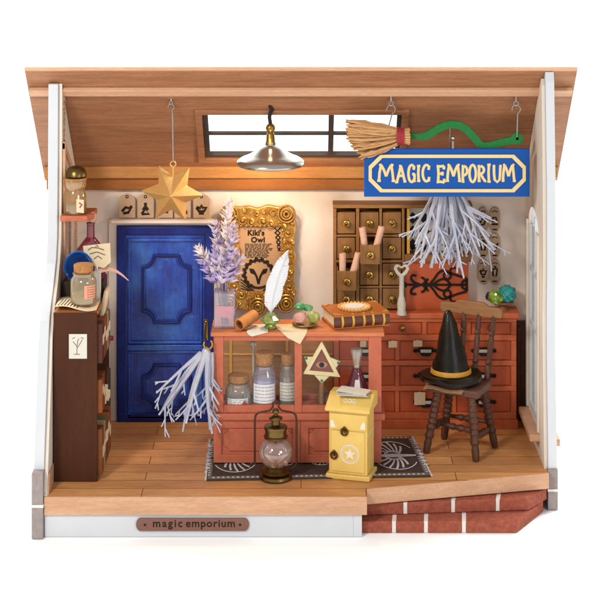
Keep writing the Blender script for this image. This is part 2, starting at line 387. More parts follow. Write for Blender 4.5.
rp = [(.75, -.41), (.76, .2), (.86, 1.1), (.87, 1.6), (.84, 2.2), (.86, 3.0), (.96, 4.02), (1.0, roofZ(1.0) - .01), (YB + .05, roofZ(YB + .05) - .01), (YB + .05, -.41)]
rw = thing('side_wall', 'white edged wall on the right with cream lining, window and wooden sill', 'wall', (2.63, 1.2, -.41))
def holed(x0, x1, prof_front, m, name, par):       # wall with a window opening built from butted pieces
    ya, yb, za, zb = 1.25, 2.08, .27, 2.55
    mb = MB()
    fr = [p for p in prof_front]
    mb.prismx(fr + [(ya, roofZ(ya) - .012), (ya, fr[0][1])], x0, x1)
    mb.prismx([(yb, fr[0][1]), (yb, roofZ(yb) - .012), (YB + (.05 if x1 > 2.6 else 0), roofZ(YB) - .06), (YB + (.05 if x1 > 2.6 else 0), fr[0][1])], x0, x1)
    mb.prismx([(ya, fr[0][1]), (yb, fr[0][1]), (yb, za), (ya, za)], x0, x1)
    arch = [(ya, zb - .25)] + [((ya + yb) / 2 - (yb - ya) / 2 * math.cos(R(t)), zb - .25 + .25 * math.sin(R(t))) for t in range(15, 180, 15)] + [(yb, zb - .25)]
    mb.prismx(arch + [(yb, roofZ(yb) - .012), (ya, roofZ(ya) - .012)], x0, x1)
    return mb.build(name, m, par)
holed(2.58, 2.67, rp[:8], WHITE, 'edge_board', rw)
rl = [(.80, 0), (.82, .2), (.91, 1.1), (.92, 1.6), (.89, 2.2), (.91, 3.0), (1.01, 3.98), (1.07, roofZ(1.07) - .02)]
holed(2.545, 2.578, rl, CREAM, 'lining', rw)
MB().box(2.572, 2.677, .738, .86, -.41, .02).build('stone_foot', STONE, rw, bevel=.006)
MB().box(2.570, 2.679, .733, .86, -.215, -.19).build('stone_joint', MORT, rw)
MB().box(2.435, 2.60, 1.13, 2.1, .17, .245).build('window_sill', TAN, rw, bevel=.012)
MB().box(2.672, 2.76, 1.13, 2.1, .12, .2).build('outer_sill', TAN, rw, bevel=.01)
f = MB()
for (ya, yb, za, zb) in ((1.25, 1.31, .27, 2.3), (2.02, 2.08, .27, 2.3), (1.63, 1.68, .33, 2.45), (1.31, 2.02, .27, .33), (1.31, 1.63, 1.2, 1.25), (1.68, 2.02, 1.2, 1.25), (1.31, 1.63, 1.8, 1.85), (1.68, 2.02, 1.8, 1.85)):
    f.box(2.552, 2.60, ya, yb, za, zb)
fr = f.build('window_frame', WHITE, rw, bevel=.004)
MB().box(2.574, 2.578, 1.26, 2.06, .28, 2.3).build('pane', glass('misted_glass', 'f0efec', .5, .1, 'b9b4ae', .2), fr)
f = MB()
for (ya, yb, za, zb) in ((1.17, 1.25, .25, 2.35), (2.08, 2.16, .25, 2.35)): f.box(2.522, 2.544, ya, yb, za, zb)
f.build('window_trim', CREAM, rw, bevel=.005)

bw = thing('back_wall', 'plastered back wall holding the blue door, wainscot and trim', 'wall', (0, YB, 0))
MB().box(-2.578, 2.578, YB, YB + .05, -.41, roofZ(YB) - .03).build('plaster', PLASTER, bw)
zw = 1.13
dl, dr = X_(117.5, YB), X_(213.5, YB); dt = Z_(225, YB)
wa = MB(); wa.box(-XI + .03, dl - .10, YB - .03, YB - .001, .0, zw)
for k in range(3): wa.box(-XI + .06 + k * .1, -XI + .10 + k * .1, YB - .045, YB - .031, .12, zw - .05)
wa.box(2.33, XI - .03, YB - .03, YB - .001, 0, zw + .0); wa.box(2.36, 2.40, YB - .045, YB - .031, .08, zw - .06); wa.box(2.45, 2.49, YB - .045, YB - .031, .08, zw - .06)
wa.build('wainscot', WAINS, bw, bevel=.004)
wa = MB(); wa.box(dr + .09, X_(333, YB), YB - .03, YB - .001, 0, zw)
wa.build('wainscot', WAINS2, bw, bevel=.004)['label'] = 'tan wainscot between door and chest'
wa = MB()
for px in (231, 287): wa.box(X_(px, YB) - .016, X_(px, YB) + .016, YB - .05, YB - .031, .02, zw - .03)
wa.box(dr + .09, X_(333, YB), YB - .045, YB - .031, zw * .66, zw * .66 + .02)
wa.build('gilt_batten', YGOLD, bw, bevel=.004)
tr = MB(); tr.box(dl - .095, dl - .004, YB - .04, YB - .001, 0, dt + .07); tr.box(dr + .004, dr + .085, YB - .04, YB - .001, 0, dt + .07)
tr.box(dl - .004, dr + .004, YB - .04, YB - .001, dt + .004, dt + .07)
tr.build('door_trim', PLASTER, bw, bevel=.006)
MB().box(dl - .06, dr + .05, YB - .16, YB - .041, dt + .05, dt + .085).build('tag_ledge', PLASTER, bw, bevel=.006)
# door
def door_mat():
    m, nt, bs, N, L = base_mat('worn_blue_paint')
    v = coords(nt); f = noise(nt, v, 2.4, 6, .6); g = noise(nt, coords(nt, (9, 9, 2)), 3, 5, .7); h = noise(nt, coords(nt, (2, 2, 10)), 4, 6, .75)
    col = ramp(nt, f, [(.3, lin('151f74')), (.48, lin('1442ae')), (.68, lin('3d7ad2'))])
    col = mixn(nt, .45, col, ramp(nt, g, [(.35, lin('261a62')), (.65, lin('1f55bb'))]))
    col = mixn(nt, ramp(nt, h, [(.60, (0, 0, 0, 1)), (.76, (.6, .6, .6, 1))]), col, lin('93a4cc'))
    L.new(col, bs.inputs['Base Color']); bs.inputs['Roughness'].default_value = .38; bump(nt, bs, g, .25, .012); return m
DOORM = door_mat()
def fx(px): return X_(px, YB)
def fz(py): return Z_(py, YB)
DOORF = paint('purple_blue', '1d1f68', .4, .3, 3, .2, c2='1c3a92', fine=24)
DB = paint('door_groove', '0e1848', .5, .2, 9, .1)
door = MB().box(dl, dr, YB - .05, YB - .002, 0, dt).build('door', DOORM, bw, bevel=.006)
door['label'] = 'worn blue panelled door'
q = MB()                                              # stiles and rails of the leaf, proud of the door slab
lx0, lx1, lz0, lz1 = fx(128.5), fx(202.5), .04, fz(237.5)
q.frame(lx0, lx1, fz(342), lz1, .03, YB - .085, YB - .051)
q.frame(lx0, lx1, lz0, fz(349), .03, YB - .085, YB - .051)
q.box(lx0 - .01, lx1 + .01, YB - .1, YB - .051, fz(348.5), fz(342.5))
q.build('moulding', DOORM, door, bevel=.008)
MB().frame(dl + .003, dr - .003, .004, dt - .003, .095, YB - .085, YB - .0505).build('outer_frame', DOORF, door, bevel=.012)
def notched(x0, x1, z0, z1, c, n=5):
    out = []
    for cx, cz, a0 in ((x0, z0, 90), (x1, z0, 180), (x1, z1, 270), (x0, z1, 0)):
        for k in range(n + 1):
            a = R(a0 - 90 * k / n); out.append((cx + c * math.cos(a), cz + c * math.sin(a)))
    return out
def notchloops(x0, x1, z0, z1, c, ins, n=5):
    return notched(x0, x1, z0, z1, c, n), notched(x0 + ins, x1 - ins, z0 + ins, z1 - ins, c, n)
for (x0, x1, z0, z1) in ((fx(142), fx(192), fz(322), fz(253)), (fx(142), fx(192), fz(408), fz(362))):
    o_, i_ = notchloops(x0, x1, z0, z1, .13, .028)
    MB().ring(o_, i_, YB - .088, YB - .051).build('panel_moulding', DOORF, door, bevel=.009)
    MB().prism(notched(x0 + .045, x1 - .045, z0 + .045, z1 - .045, .13), YB - .062, YB - .051).build('panel', DOORM, door, bevel=.008)
hd = MB(); hx = fx(206.5); hd.box(hx - .02, hx + .02, YB - .095, YB - .076, fz(338), fz(317)); hd.tube([(hx, YB - .1, fz(322)), (hx, YB - .15, fz(323)), (hx - .01, YB - .15, fz(335)), (hx, YB - .1, fz(337))], .011, 8)
hd.sphere((hx, YB - .12, fz(319)), .02); hd.build('handle', BRASS, door, smooth=True)

# ------------------------------------------------------------------ roof
rf = thing('sloping_roof', 'sloping brown wooden roof seen from below with a barred skylight', 'roof', (0, 1.0, 4.13))
def on_roof(px, py, off=0):                          # where a ray through the photo point meets the roof's underside
    lo, hi = .5, 3.5
    for _ in range(40):
        m = (lo + hi) / 2
        if -150 + 100 * (H - roofZ(m)) * sc(m) < py: lo = m
        else: hi = m
    return X_(px, lo), lo
sl = [on_roof(197, 113), on_roof(404, 113), on_roof(404, 157.5), on_roof(197, 157.5)]
sy0, sy1 = sl[0][1], sl[2][1]; sx0, sx1 = X_(202, sy0), X_(402, sy0)
ang = math.atan(.98); nrm = Vector((0, math.sin(ang), math.cos(ang)))
def slab(mb, x0, x1, ya, yb, t0, t1):               # board lying in the roof's plane
    vs = []
    for t in (t0, t1):
        for y in (ya, yb):
            for x in (x0, x1): vs.append(Vector((x, y, roofZ(y))) + nrm * t)
    mb.add(vs, [(0, 2, 3, 1), (4, 5, 7, 6), (0, 1, 5, 4), (2, 6, 7, 3), (0, 4, 6, 2), (1, 3, 7, 5)])
RW = 2.92; yr1 = 2.46
mb = MB(); slab(mb, -RW, RW, 1.0, sy0, 0, .035); slab(mb, -RW, RW, sy1, yr1, 0, .035); slab(mb, -RW, sx0, sy0, sy1, 0, .035); slab(mb, sx1, RW, sy0, sy1, 0, .035)
mb.build('roof_board', ROOFW, rf)
mb = MB(); slab(mb, -RW - .002, RW + .002, .985, .998, -.004, .04); mb.build('edge_strip', TAN, rf)
mb = MB(); slab(mb, -2.9, 2.9, 1.2, 1.275, -.05, -.001); mb.build('front_beam', TAN, rf, bevel=.008)
mb = MB(); zb0, zb1 = Z_(190.5, 2.30), Z_(178, 2.30)
mb.box(-2.88, 2.88, 2.30, YB - .002, zb0, zb1 + .0)
mb.build('rear_beam', wood('dark_beam', '8a5226', 'a5672f', 'x', .4), rf, bevel=.02, seg=3)
mb = MB(); mb.box(-2.90, 2.90, 2.235, 2.33, zb1 + .003, Z_(166.5, 2.235)); mb.build('rear_beam', HONEY, rf, bevel=.02, seg=3)
sk = MB(); fw = .075
slab(sk, sx0 - fw, sx1 + fw, sy0 - .05, sy0, -.03, -.001); slab(sk, sx0 - fw, sx1 + fw, sy1, sy1 + .05, -.03, -.001)
slab(sk, sx0 - fw, sx0, sy0, sy1, -.03, -.001); slab(sk, sx1, sx1 + fw, sy0, sy1, -.03, -.001)
skf = sk.build('skylight', ROOFW, rf, bevel=.004)
DK = paint('dark_muntin', '453a35', .5, .15, 10, .1)
sk = MB(); t = .028
slab(sk, sx0, sx1, sy0, sy0 + t * .7, .002, .06); slab(sk, sx0, sx1, sy1 - t, sy1, .002, .06)
slab(sk, sx0, sx0 + .06, sy0 + t * .7, sy1 - t, .002, .06); slab(sk, sx1 - .05, sx1, sy0 + t * .7, sy1 - t, .002, .06)
xm = X_(331, (sy0 + sy1) / 2); ym = (sy0 + sy1) / 2 - .01
slab(sk, xm - .03, xm + .03, sy0 + t * .7, sy1 - t, .004, .045)
slab(sk, sx0 + .06, xm - .03, ym - .012, ym + .012, .006, .04); slab(sk, xm + .03, sx1 - .05, ym - .012, ym + .012, .006, .04)
sk.build('muntin', DK, skf)
sk = MB(); slab(sk, sx0 + .01, sx1 - .01, sy0 + .01, sy1 - .01, .022, .026); sk.build('pane', PANE, skf)

def hook(parent, top, bottom, r=.05, name='hook', th=.009, n=24):
    """screw eye above an open S wire that ends in the bottom point"""
    mb = MB(); top = Vector(top); bottom = Vector(bottom)
    mb.tube([top + Vector((0, 0, .05)), top], th * 1.2, 8)
    c = top - Vector((0, 0, r * .6))
    mb.tube([c + Vector((r * .55 * math.cos(a), 0, r * .55 * math.sin(a))) for a in [R(t) for t in range(90, 451, 30)]], th * .9, 6)
    c2 = c - Vector((0, 0, r * 1.35))
    pts = [c2 + Vector((r * math.cos(a), 0, r * math.sin(a))) for a in [R(t) for t in range(200, -75, -18)]]
    pts += [bottom + Vector((0, 0, .03)), bottom]
    mb.tube(pts, th, 6)
    return mb.build(name, STEEL, parent, smooth=True)

# ------------------------------------------------------------------ hanging star
YS = 1.36; c = W(172.3, 193, YS)
s_ = thing('star_ornament', 'six pointed faceted gold star hanging on a thin wire', 'star ornament', c)
mb = MB(); vs = []; n = 6
for k in range(12):
    a = R(k * 30 - 4); r = (.335 if k % 2 == 0 else .182)
    if k in (0, 6): r = .345
    vs.append((c.x + r * math.cos(a), YS, c.z + r * math.sin(a)))
vs += [(c.x, YS - .19, c.z), (c.x, YS + .19, c.z)]
mb.add(vs, [(k, (k + 1) % 12, 12) for k in range(12)] + [((k + 1) % 12, k, 13) for k in range(12)])
mb.build('star', GOLD, s_, bevel=.004)
mb = MB(); tp = W(173, 164, YS); mb.tube([tp + Vector((.03 * math.cos(R(t)), 0, .03 * math.sin(R(t)))) for t in range(0, 361, 30)], .008, 6); mb.tube([(tp.x - .0, YS, c.z + .14), (tp.x, YS, tp.z - .03)], .012, 6); mb.build('ring', GOLD, s_, smooth=True)
hook(s_, W(171, 101, YS), tp + Vector((0, 0, .03)), .032)

# ------------------------------------------------------------------ lamp
YL = 1.45; c = W(270.5, 163, YL); lx, lz = c.x, c.z - .02
la = thing('pendant_lamp', 'silver pendant lamp with brass neck on a black cord', 'pendant lamp', (lx, YL, lz))
prof = [(.362, 0), (.37, .02), (.362, .045), (.32, .075), (.255, .10), (.19, .135), (.14, .18), (.09, .21), (.06, .22), (.055, .245)]
inner = [(max(r - .012, .01), z - .008) for r, z in prof[::-1]]
MB().lathe_open(prof + inner[1:] + [prof[0]], (lx, YL, lz), 40).build('lamp_shade', paint('silver_shade', 'b4aca2', .22, .12, 4, .05, .9), la, smooth=True)
MB().lathe([(.0, .215), (.05, .215), (.062, .23), (.05, .25), (.045, .33), (.03, .35), (.045, .37), (.055, .40), (.045, .43), (.02, .45), (0, .46)], (lx, YL, lz), 20).build('socket', paint('socket_brass', '8a6a34', .35, .3, 14, .1, .9), la, smooth=True)
top = W(268, 101, YL)
MB().tube([(lx, YL, lz + .44), (lx - .012, YL, lz + .52), (lx + .012, YL, lz + .6), (top.x, YL, top.z)], .022, 8).build('cord', IRON, la, smooth=True)
bm_, nt, bs, N, L = base_mat('glowing_bulb'); bs.inputs['Emission Color'].default_value = (1, .82, .55, 1); bs.inputs['Emission Strength'].default_value = 12
MB().sphere((lx, YL, lz + .10), .06).build('bulb', bm_, la, smooth=True)
pl_ = bpy.data.lights.new('lamp_light', 'POINT'); pl_.energy = 46; pl_.color = (1, .72, .42); pl_.shadow_soft_size = .08
o = bpy.data.objects.new('lamp_light', pl_); COL.objects.link(o); o.location = (lx, YL, lz - .04)
pl_ = bpy.data.lights.new('lamp_neck_light', 'POINT'); pl_.energy = .35; pl_.color = (1, .8, .55); pl_.shadow_soft_size = .02
o = bpy.data.objects.new('lamp_neck_light', pl_); COL.objects.link(o); o.location = (lx, YL - .12, lz + .30)

# ------------------------------------------------------------------ sign with broom
YG = 1.30
def gx(px): return X_(px, YG)
def gz(py): return Z_(py, YG)
sg = thing('shop_sign', 'blue hanging sign lettered MAGIC EMPORIUM below a green handled broom', 'sign', W(447, 197, YG))
MB().box(gx(364), gx(529.5), YG - .02, YG + .02, gz(196.5), gz(148.5)).build('board', BLUE, sg, bevel=.008)
def octo(x0, x1, z0, z1, c): return [(x0 + c, z0), (x1 - c, z0), (x1, z0 + c), (x1, z1 - c), (x1 - c, z1), (x0 + c, z1), (x0, z1 - c), (x0, z0 + c)]
t = .035
MB().ring(octo(gx(368.5), gx(525.5), gz(191.8), gz(154.2), .125), octo(gx(368.5) + t, gx(525.5) - t, gz(191.8) + t, gz(154.2) - t, .115), YG - .032, YG - .021).build('border', SCREAM, sg)
def arc(cx, cz, rx, rz, a0, a1, n=9): return [(cx + rx * math.cos(R(a0 + (a1 - a0) * k / n)), cz + rz * math.sin(R(a0 + (a1 - a0) * k / n))) for k in range(n + 1)]
GL = {
 'M': [[(.02, 0), (.06, .5), (.16, 1)], [(.16, 1), (.34, .7), (.5, .28)], [(.5, .28), (.66, .7), (.84, 1)], [(.84, 1), (.92, .5), (.98, 0)], [(-.1, .02), (.14, 0)], [(.86, .02), (1.1, -.02)], [(.02, .98), (.2, 1.02)], [(.8, 1.02), (.98, .98)]],
 'A': [[(.08, -.05), (.3, .5), (.5, 1.02)], [(.5, 1.02), (.72, .5), (.9, .0)], [(.1, .3), (.5, .38), (.82, .34)], [(-.1, -.06), (.22, -.02)], [(.76, .0), (1.06, .02)], [(.3, 1.02), (.55, 1.0)]],
 'G': [arc(.5, .5, .46, .5, 50, 320, 12), [(.55, .45), (.95, .48)], [(.9, .48), (.88, .2), (.86, .0)], [(.78, .72), (.84, .95)]],
 'I': [[(.5, 0), (.42, .5), (.5, 1)], [(.1, .98), (.9, 1.02)], [(.1, .02), (.9, -.02)]],
 'C': [arc(.52, .5, .46, .5, 55, 310, 12), [(.78, .7), (.86, .96)], [(.8, .0), (.86, .28)]],
 'E': [[(.15, 0), (.2, .5), (.15, 1)], [(-.05, 1), (.5, .98), (.9, 1.02)], [(.15, .5), (.7, .55)], [(-.05, 0), (.5, .03), (.95, -.02)], [(.9, 1.02), (.88, .8)], [(.95, -.02), (.92, .22)], [(.7, .42), (.7, .66)]],
 'P': [[(.2, 0), (.18, .5), (.22, 1)], [(.0, 1), (.3, 1)] , arc(.35, .7, .5, .3, 90, -90, 8), [(.2, .4), (.4, .4)], [(.0, .0), (.42, .0)]],
 'O': [arc(.5, .5, .45, .5, 0, 360, 16)],
 'R': [[(.2, 0), (.18, .5), (.22, 1)], [(.0, 1), (.3, 1)], arc(.35, .74, .45, .26, 90, -90, 8), [(.2, .48), (.4, .48)], [(.4, .48), (.65, .2), (.95, -.04)], [(.0, .0), (.38, .0)], [(.85, -.04), (1.05, .02)]],
 'U': [[(.1, 1), (.12, .5), (.2, .15), (.5, 0), (.8, .15), (.86, .5), (.9, 1)], [(-.06, 1), (.26, 1)], [(.74, 1), (1.06, 1)]],
}
lt = MB()
for k, (ch, a, b) in enumerate([('M', 62, 112), ('A', 120, 152), ('G', 160, 184), ('I', 188, 202), ('C', 207, 234), ('E', 256, 282), ('M', 290, 332), ('P', 338, 360), ('O', 363, 387), ('R', 391, 418), ('I', 422, 436), ('U', 443, 470), ('M', 475, 514)]):
    x0, x1 = gx(360 + a / 3.333), gx(360 + b / 3.333); z0, z1 = gz(181 + (k % 3 - 1) * .7), gz(164.5 + (k % 2) * 1.2)
    for j, stn in enumerate(GL[ch]):
        lt.tube([(x0 + (x1 - x0) * u, YG - .0215 - .0012 * j, z0 + (z1 - z0) * v) for u, v in stn], .0150, 8, flat=.5)
lt.build('lettering', SCREAM, sg)
# broom
hp = [(404, 135.5), (416, 137), (426, 136.5), (434, 132), (443, 127), (452, 125), (461, 126.5), (469, 132), (476, 140), (483, 146.5), (492, 146), (502, 143), (510, 141.5), (517, 140)]
def smoothpts(pts, m=4):
    out = []
    for i in range(len(pts) - 1):
        p0 = pts[max(i - 1, 0)]; p1 = pts[i]; p2 = pts[i + 1]; p3 = pts[min(i + 2, len(pts) - 1)]
        for k in range(m):
            t = k / m
            out.append(tuple(.5 * ((2 * b) + (-a + c) * t + (2 * a - 5 * b + 4 * c - d) * t * t + (-a + 3 * b - 3 * c + d) * t ** 3) for a, b, c, d in zip(p0, p1, p2, p3)))
    out.append(pts[-1]); return out
hs = smoothpts(hp); up = []; dn = []
for i, (x, y) in enumerate(hs):
    a, b = hs[max(i - 1, 0)], hs[min(i + 1, len(hs) - 1)]; dx, dy = b[0] - a[0], b[1] - a[1]; l = math.hypot(dx, dy); w_ = 3.9 if i > 6 else 3.0
    up.append((gx(x + dy / l * w_), gz(y - dx / l * w_))); dn.append((gx(x - dy / l * w_), gz(y + dx / l * w_)))
MB().prism(up + dn[::-1], YG + .022, YG + .06).build('broom_handle', GREEN, sg, bevel=.006)
MB().lathe([(.02, 0), (.068, 0), (.068, .042), (.02, .042), (.02, 0)], (gx(517.5), YG + .018, gz(139)), 24, Vector((0, 1, 0))).build('broom_handle', GREEN, sg, bevel=.005)
rnd = random.Random(4); mb = MB()
for k in range(90):
    u = rnd.random(); lay = rnd.uniform(-.09, .05)
    ey = 119 + u * 40; ex = 345 + 11 * rnd.random() ** 1.5 + max(0, u - .45) * 28
    sx, sy_ = 401, 130 + u * 12
    pts = []
    for i in range(9):
        t = i / 8; wob = rnd.uniform(-.9, .9) * (t > .1)
        pts.append((gx(sx + (ex - sx) * t), YG - .02 + lay * (.25 + math.sin(t * 2.6)) , gz(sy_ + (ey - sy_) * t ** .8 + wob)))
    rb_ = rnd.uniform(.011, .019); mb.tube(pts, [.009 + (rb_ - .009) * min(1, i / 3) for i in range(8)] + [rb_ * .55], 6)
mb.build('bristles', BRISTLE, sg, smooth=True)
mb = MB()
for k in range(4): mb.tube([(gx(397.6 + 1.7 * k), YG - .02 + .075 * math.cos(R(t)), gz(136) + .085 * math.sin(R(t))) for t in range(0, 361, 24)], .013, 6)
mb.build('binding', REDC, sg, smooth=True)
mb = MB()
for k in range(16):
    a = k * 2 * math.pi / 16; mb.tube([(gx(403), YG - .02 + .05 * math.cos(a), gz(136) + .06 * math.sin(a)), (gx(409 + rnd.random()), YG - .02 + .06 * math.cos(a), gz(136) + .08 * math.sin(a))], .015, 6)
mb.build('bristle_end', BRISTLE, sg, smooth=True)
hook(sg, W(391, 101, YG), W(389, 128, YG), .045); hook(sg, W(516, 101, YG), W(517, 137, YG), .045)
mb = MB(); mb.tube([(gx(453), YG, gz(149)), (gx(453), YG, gz(141))], .013, 6); mb.sphere((gx(453), YG, gz(138)), .022, n=2); mb.build('hanging_link', STEEL, sg, smooth=True)

# ------------------------------------------------------------------ frosted coral bundles
def coral(name, label, px, ytop, Y, nmain, length, spread, seed, hookpt=None, lean=0, up=.0, tilt=0):
    rnd = random.Random(seed); base = W(px, ytop, Y); t_ = thing(name, label, 'hanging ornament', base, group='frosted branching ornaments')
    mb = MB()
    def br(p, d, l, r, depth, sgn=1):
        n = 7; pts = [p]; rs = [r]; q = p.copy(); dd = d.copy(); bend = rnd.uniform(-.035, .035)
        for i in range(n):
            dd = (dd + Vector((bend + rnd.uniform(-.03, .03), rnd.uniform(-.04, .04), -.02 if depth == 0 else .0))).normalized()
            q = q + dd * l / n; pts.append(q.copy()); rs.append(max(.007, r * (1 - .62 * (i + 1) / n)))
            if (depth == 0 and i in (2, 3, 4, 5) and rnd.random() < .62) or (depth == 1 and i in (2, 4) and rnd.random() < .55):
                sgn = -sgn; nd = (Matrix.Rotation(sgn * R(rnd.uniform(24, 44)), 3, 'Y') @ dd)
                nd.y += rnd.uniform(-.3, .15); br(q.copy(), nd.normalized(), l * rnd.uniform(.2, .4), rs[-1] * .85, depth + 1, sgn)
        mb.tube(pts, rs, 8, flat=.7)
    for k in range(nmain):
        u = (k + .5) / nmain * 2 - 1
        a = lean + u * spread + rnd.uniform(-.06, .06)
        d = Vector((math.sin(a), rnd.uniform(-.35, .3), -math.cos(a))).normalized()
        L_ = length * (1 - .22 * abs(u)) * rnd.uniform(.75, 1.05)
        br(base + Vector((u * .06, rnd.uniform(-.04, .04), -.01)), d, L_, rnd.uniform(.022, .030), 0)
    mb.build('branches', ICE, t_, smooth=True)
    MB().sphere(base + Vector((0, 0, -.03)), .05, (1, 1, 1.6), jit=.08, rnd=rnd).build('knot', ICE, t_, smooth=True)
    return t_
c1 = coral('hanging_coral', 'large frosted branching ornament hanging behind the blue sign', 449, 176, 1.62, 27, 1.1, .47, 14, lean=.03)
mb = MB(); p = W(450, 172, 1.62); mb.tube([p, (p.x, 1.62, roofZ(1.62) - .005)], .008, 6); mb.build('wire', STEEL, c1)
c2 = coral('hanging_coral', 'smaller frosted branching ornament hanging beside the blue door', 206, 352, .82, 11, .88, .50, 31, lean=-.36)
mb = MB(); p = W(208, 347, .82)
mb.tube([p + Vector((.045 * math.cos(R(t)), 0, .03 + .05 * math.sin(R(t)))) for t in range(150, 421, 20)], .012, 6)
mb.tube([p + Vector((.0, 0, 0)), p + Vector((-.03, 0, -.04))], .028, 8); mb.build('hook', BRASS, c2, smooth=True)

# ------------------------------------------------------------------ tags above the door
icons = [
 [[(-.4, -.2), (-.1, .1), (.3, .0), (.1, -.3), (-.3, -.35)], [(.2, .0), (.4, .2)]],
 [[(-.3, -.4), (0, .0), (.3, -.4), (-.3, -.4)], [(-.2, -.1), (0, .25), (.2, -.1)], [(0, .25), (0, .45)]],
 [[(-.3, .2), (.3, .2), (.2, -.3), (-.2, -.3), (-.3, .2)], [(-.1, .4), (.2, .3)]],
 [[(-.4, -.3), (.4, -.3)], [(-.3, -.1), (.3, -.1), (.1, .2), (-.2, .2), (-.3, -.1)]],
 [[(-.4, .1), (-.2, -.2), (.2, -.2), (.4, .1), (.1, .05), (0, .25), (-.1, .05), (-.4, .1)], [(-.2, -.35), (.2, -.35)]]]
words = ['prancing bird', 'small fir shape', 'small cup', 'low bowl', 'crouching creature']
for k, px in enumerate((127, 145.5, 164.5, 182.5, 201.5)):
    Y = YB - .09; c = W(px, 206, Y); zt, zb_ = .142, -.135; hw = .093
    t_ = thing('paper_tag', ['leftmost brown arched card above the blue door, dark bird on it', 'second arched card above the door, left of the star', 'arched card mostly hidden behind the gold star centre', 'arched card just behind the right lower star point', 'rightmost arched card above the door, beside the lavender'][k], 'card', (c.x, Y, c.z + zb_), group='arched cards over the door')
    MB().prism([(c.x - hw, c.z + zb_), (c.x + hw, c.z + zb_), (c.x + hw, c.z + .07), (c.x + hw * .8, c.z + .11), (c.x + hw * .3, c.z + zt - .01), (c.x, c.z + zt), (c.x - hw * .3, c.z + zt - .01), (c.x - hw * .8, c.z + .11), (c.x - hw, c.z + .07)], Y, Y + .015).build('card', KRAFT, t_, bevel=.003)
    mb = MB()
    for j, s2 in enumerate(icons[k]): mb.tube([(c.x + u * .14, Y - .001 * (j + 1), c.z - .03 + v * .15) for u, v in s2], .016, 6, flat=.2)
    mb.tube([(c.x + .015 * math.cos(R(a)), Y - .001, c.z + .105 + .015 * math.sin(R(a))) for a in range(0, 361, 40)], .006, 5, flat=.3)
    mb.build('print', INK, t_)
rnames = ['topmost', 'middle', 'lowest']
for r_ in range(3):
    for k in range(2):
        px = (483.2, 494.8)[k]; py = 220 + 25.9 * r_; Y = YB - .03; c = W(px, py, Y)
        t_ = thing('oval_tag', f"{rnames[r_]} brown oval card of the {'inner' if k == 0 else 'outer'} column right of the wall cabinet", 'card', (c.x, Y, c.z - .14), group='oval cards on the back wall')
        hw, hh = .058, .142; pl = arc(c.x, c.z + hh - .045, hw * .8, .045, 0, 180, 8); pl = [(c.x + hw, c.z + hh - .06)] + pl + [(c.x - hw, c.z + hh - .06)]
        pl = pl + [(2 * c.x - x, 2 * c.z - z) for x, z in pl]
        MB().prism(pl, Y, Y + .014).build('card', KRAFT, t_, bevel=.003)
        mb = MB(); ic = icons[(r_ * 2 + k * 3) % 5]
        for j, s2 in enumerate(ic): mb.tube([(c.x + u * .09, Y - .001 * (j + 1), c.z + v * .16) for u, v in s2], .011, 6, flat=.2)
        mb.box(c.x - .025, c.x + .025, Y - .003, Y - .0005, c.z - .115, c.z - .10); mb.tube([(c.x - .03, Y - .001, c.z + .09), (c.x, Y - .001, c.z + .105), (c.x + .03, Y - .001, c.z + .09)], .006, 5, flat=.3)
        mb.build('print', INK, t_)

# ------------------------------------------------------------------ ornate frame
Yf = YB - .12
fr_ = thing('picture_frame', 'ornate gold frame around a parchment owl poster', 'picture frame', W(257, 312, Yf))
x0, x1, z0, z1 = X_(219, Yf), X_(297, Yf), Z_(312, Yf), Z_(203, Yf); ix0, ix1, iz0, iz1 = X_(238.5, Yf), X_(282, Yf), Z_(291, Yf), Z_(226, Yf)
N_ = 144; outer = []; inn = []; cxx, czz = (x0 + x1) / 2, (z0 + z1) / 2; icx, icz = (ix0 + ix1) / 2, (iz0 + iz1) / 2
ah, bh_ = (x1 - x0) / 2 - .02, (z1 - z0) / 2 - .02; ai, bi_ = (ix1 - ix0) / 2, (iz1 - iz0) / 2
for k in range(N_):
    th = 2 * math.pi * k / N_; c_, s_n = math.cos(th), math.sin(th)
    ro = (abs(c_ / ah) ** 6 + abs(s_n / bh_) ** 6) ** (-1 / 6)
    dd = min(abs(math.degrees(th) - 90), abs(math.degrees(th) - 270))
    ro *= 1 - .07 * math.exp(-(dd / 11) ** 2) + .022 * math.cos(8 * th + .4) + .012 * math.cos(18 * th)
    ri = min(ai / max(abs(c_), 1e-6), bi_ / max(abs(s_n), 1e-6))
    outer.append((cxx + ro * c_, czz + ro * s_n)); inn.append((icx + ri * c_, icz + ri * s_n))
MB().ring(outer, inn, Yf - .03, Yf + .06).build('moulding', ORNGOLD, fr_, bevel=.012)
rnd = random.Random(9); mb = MB(); placed = []
for _ in range(900):
    t = rnd.random() * N_; k = int(t); m_ = rnd.uniform(.14, .9)
    p = Vector(outer[k]).lerp(Vector(inn[k]), m_)
    rr = rnd.uniform(.026, .062)
    if any((p - q_[0]).length < (rr + q_[1]) * .88 for q_ in placed): continue
    placed.append((p, rr)); a0 = rnd.uniform(0, 360); sg_ = rnd.choice((-1, 1))
    mb.tube([(p.x + rr * (1 - j / 13) * math.cos(R(a0 + sg_ * j * 42)), Yf - .035 - .02 * j / 12, p.y + rr * (1 - j / 13) * math.sin(R(a0 + sg_ * j * 42))) for j in range(12)], [.006 + .010 * math.sin(min(1, (j + 1) / 5) * 1.57) for j in range(12)], 6)
    mb.sphere((p.x, Yf - .045, p.y), rr * .28, n=2)
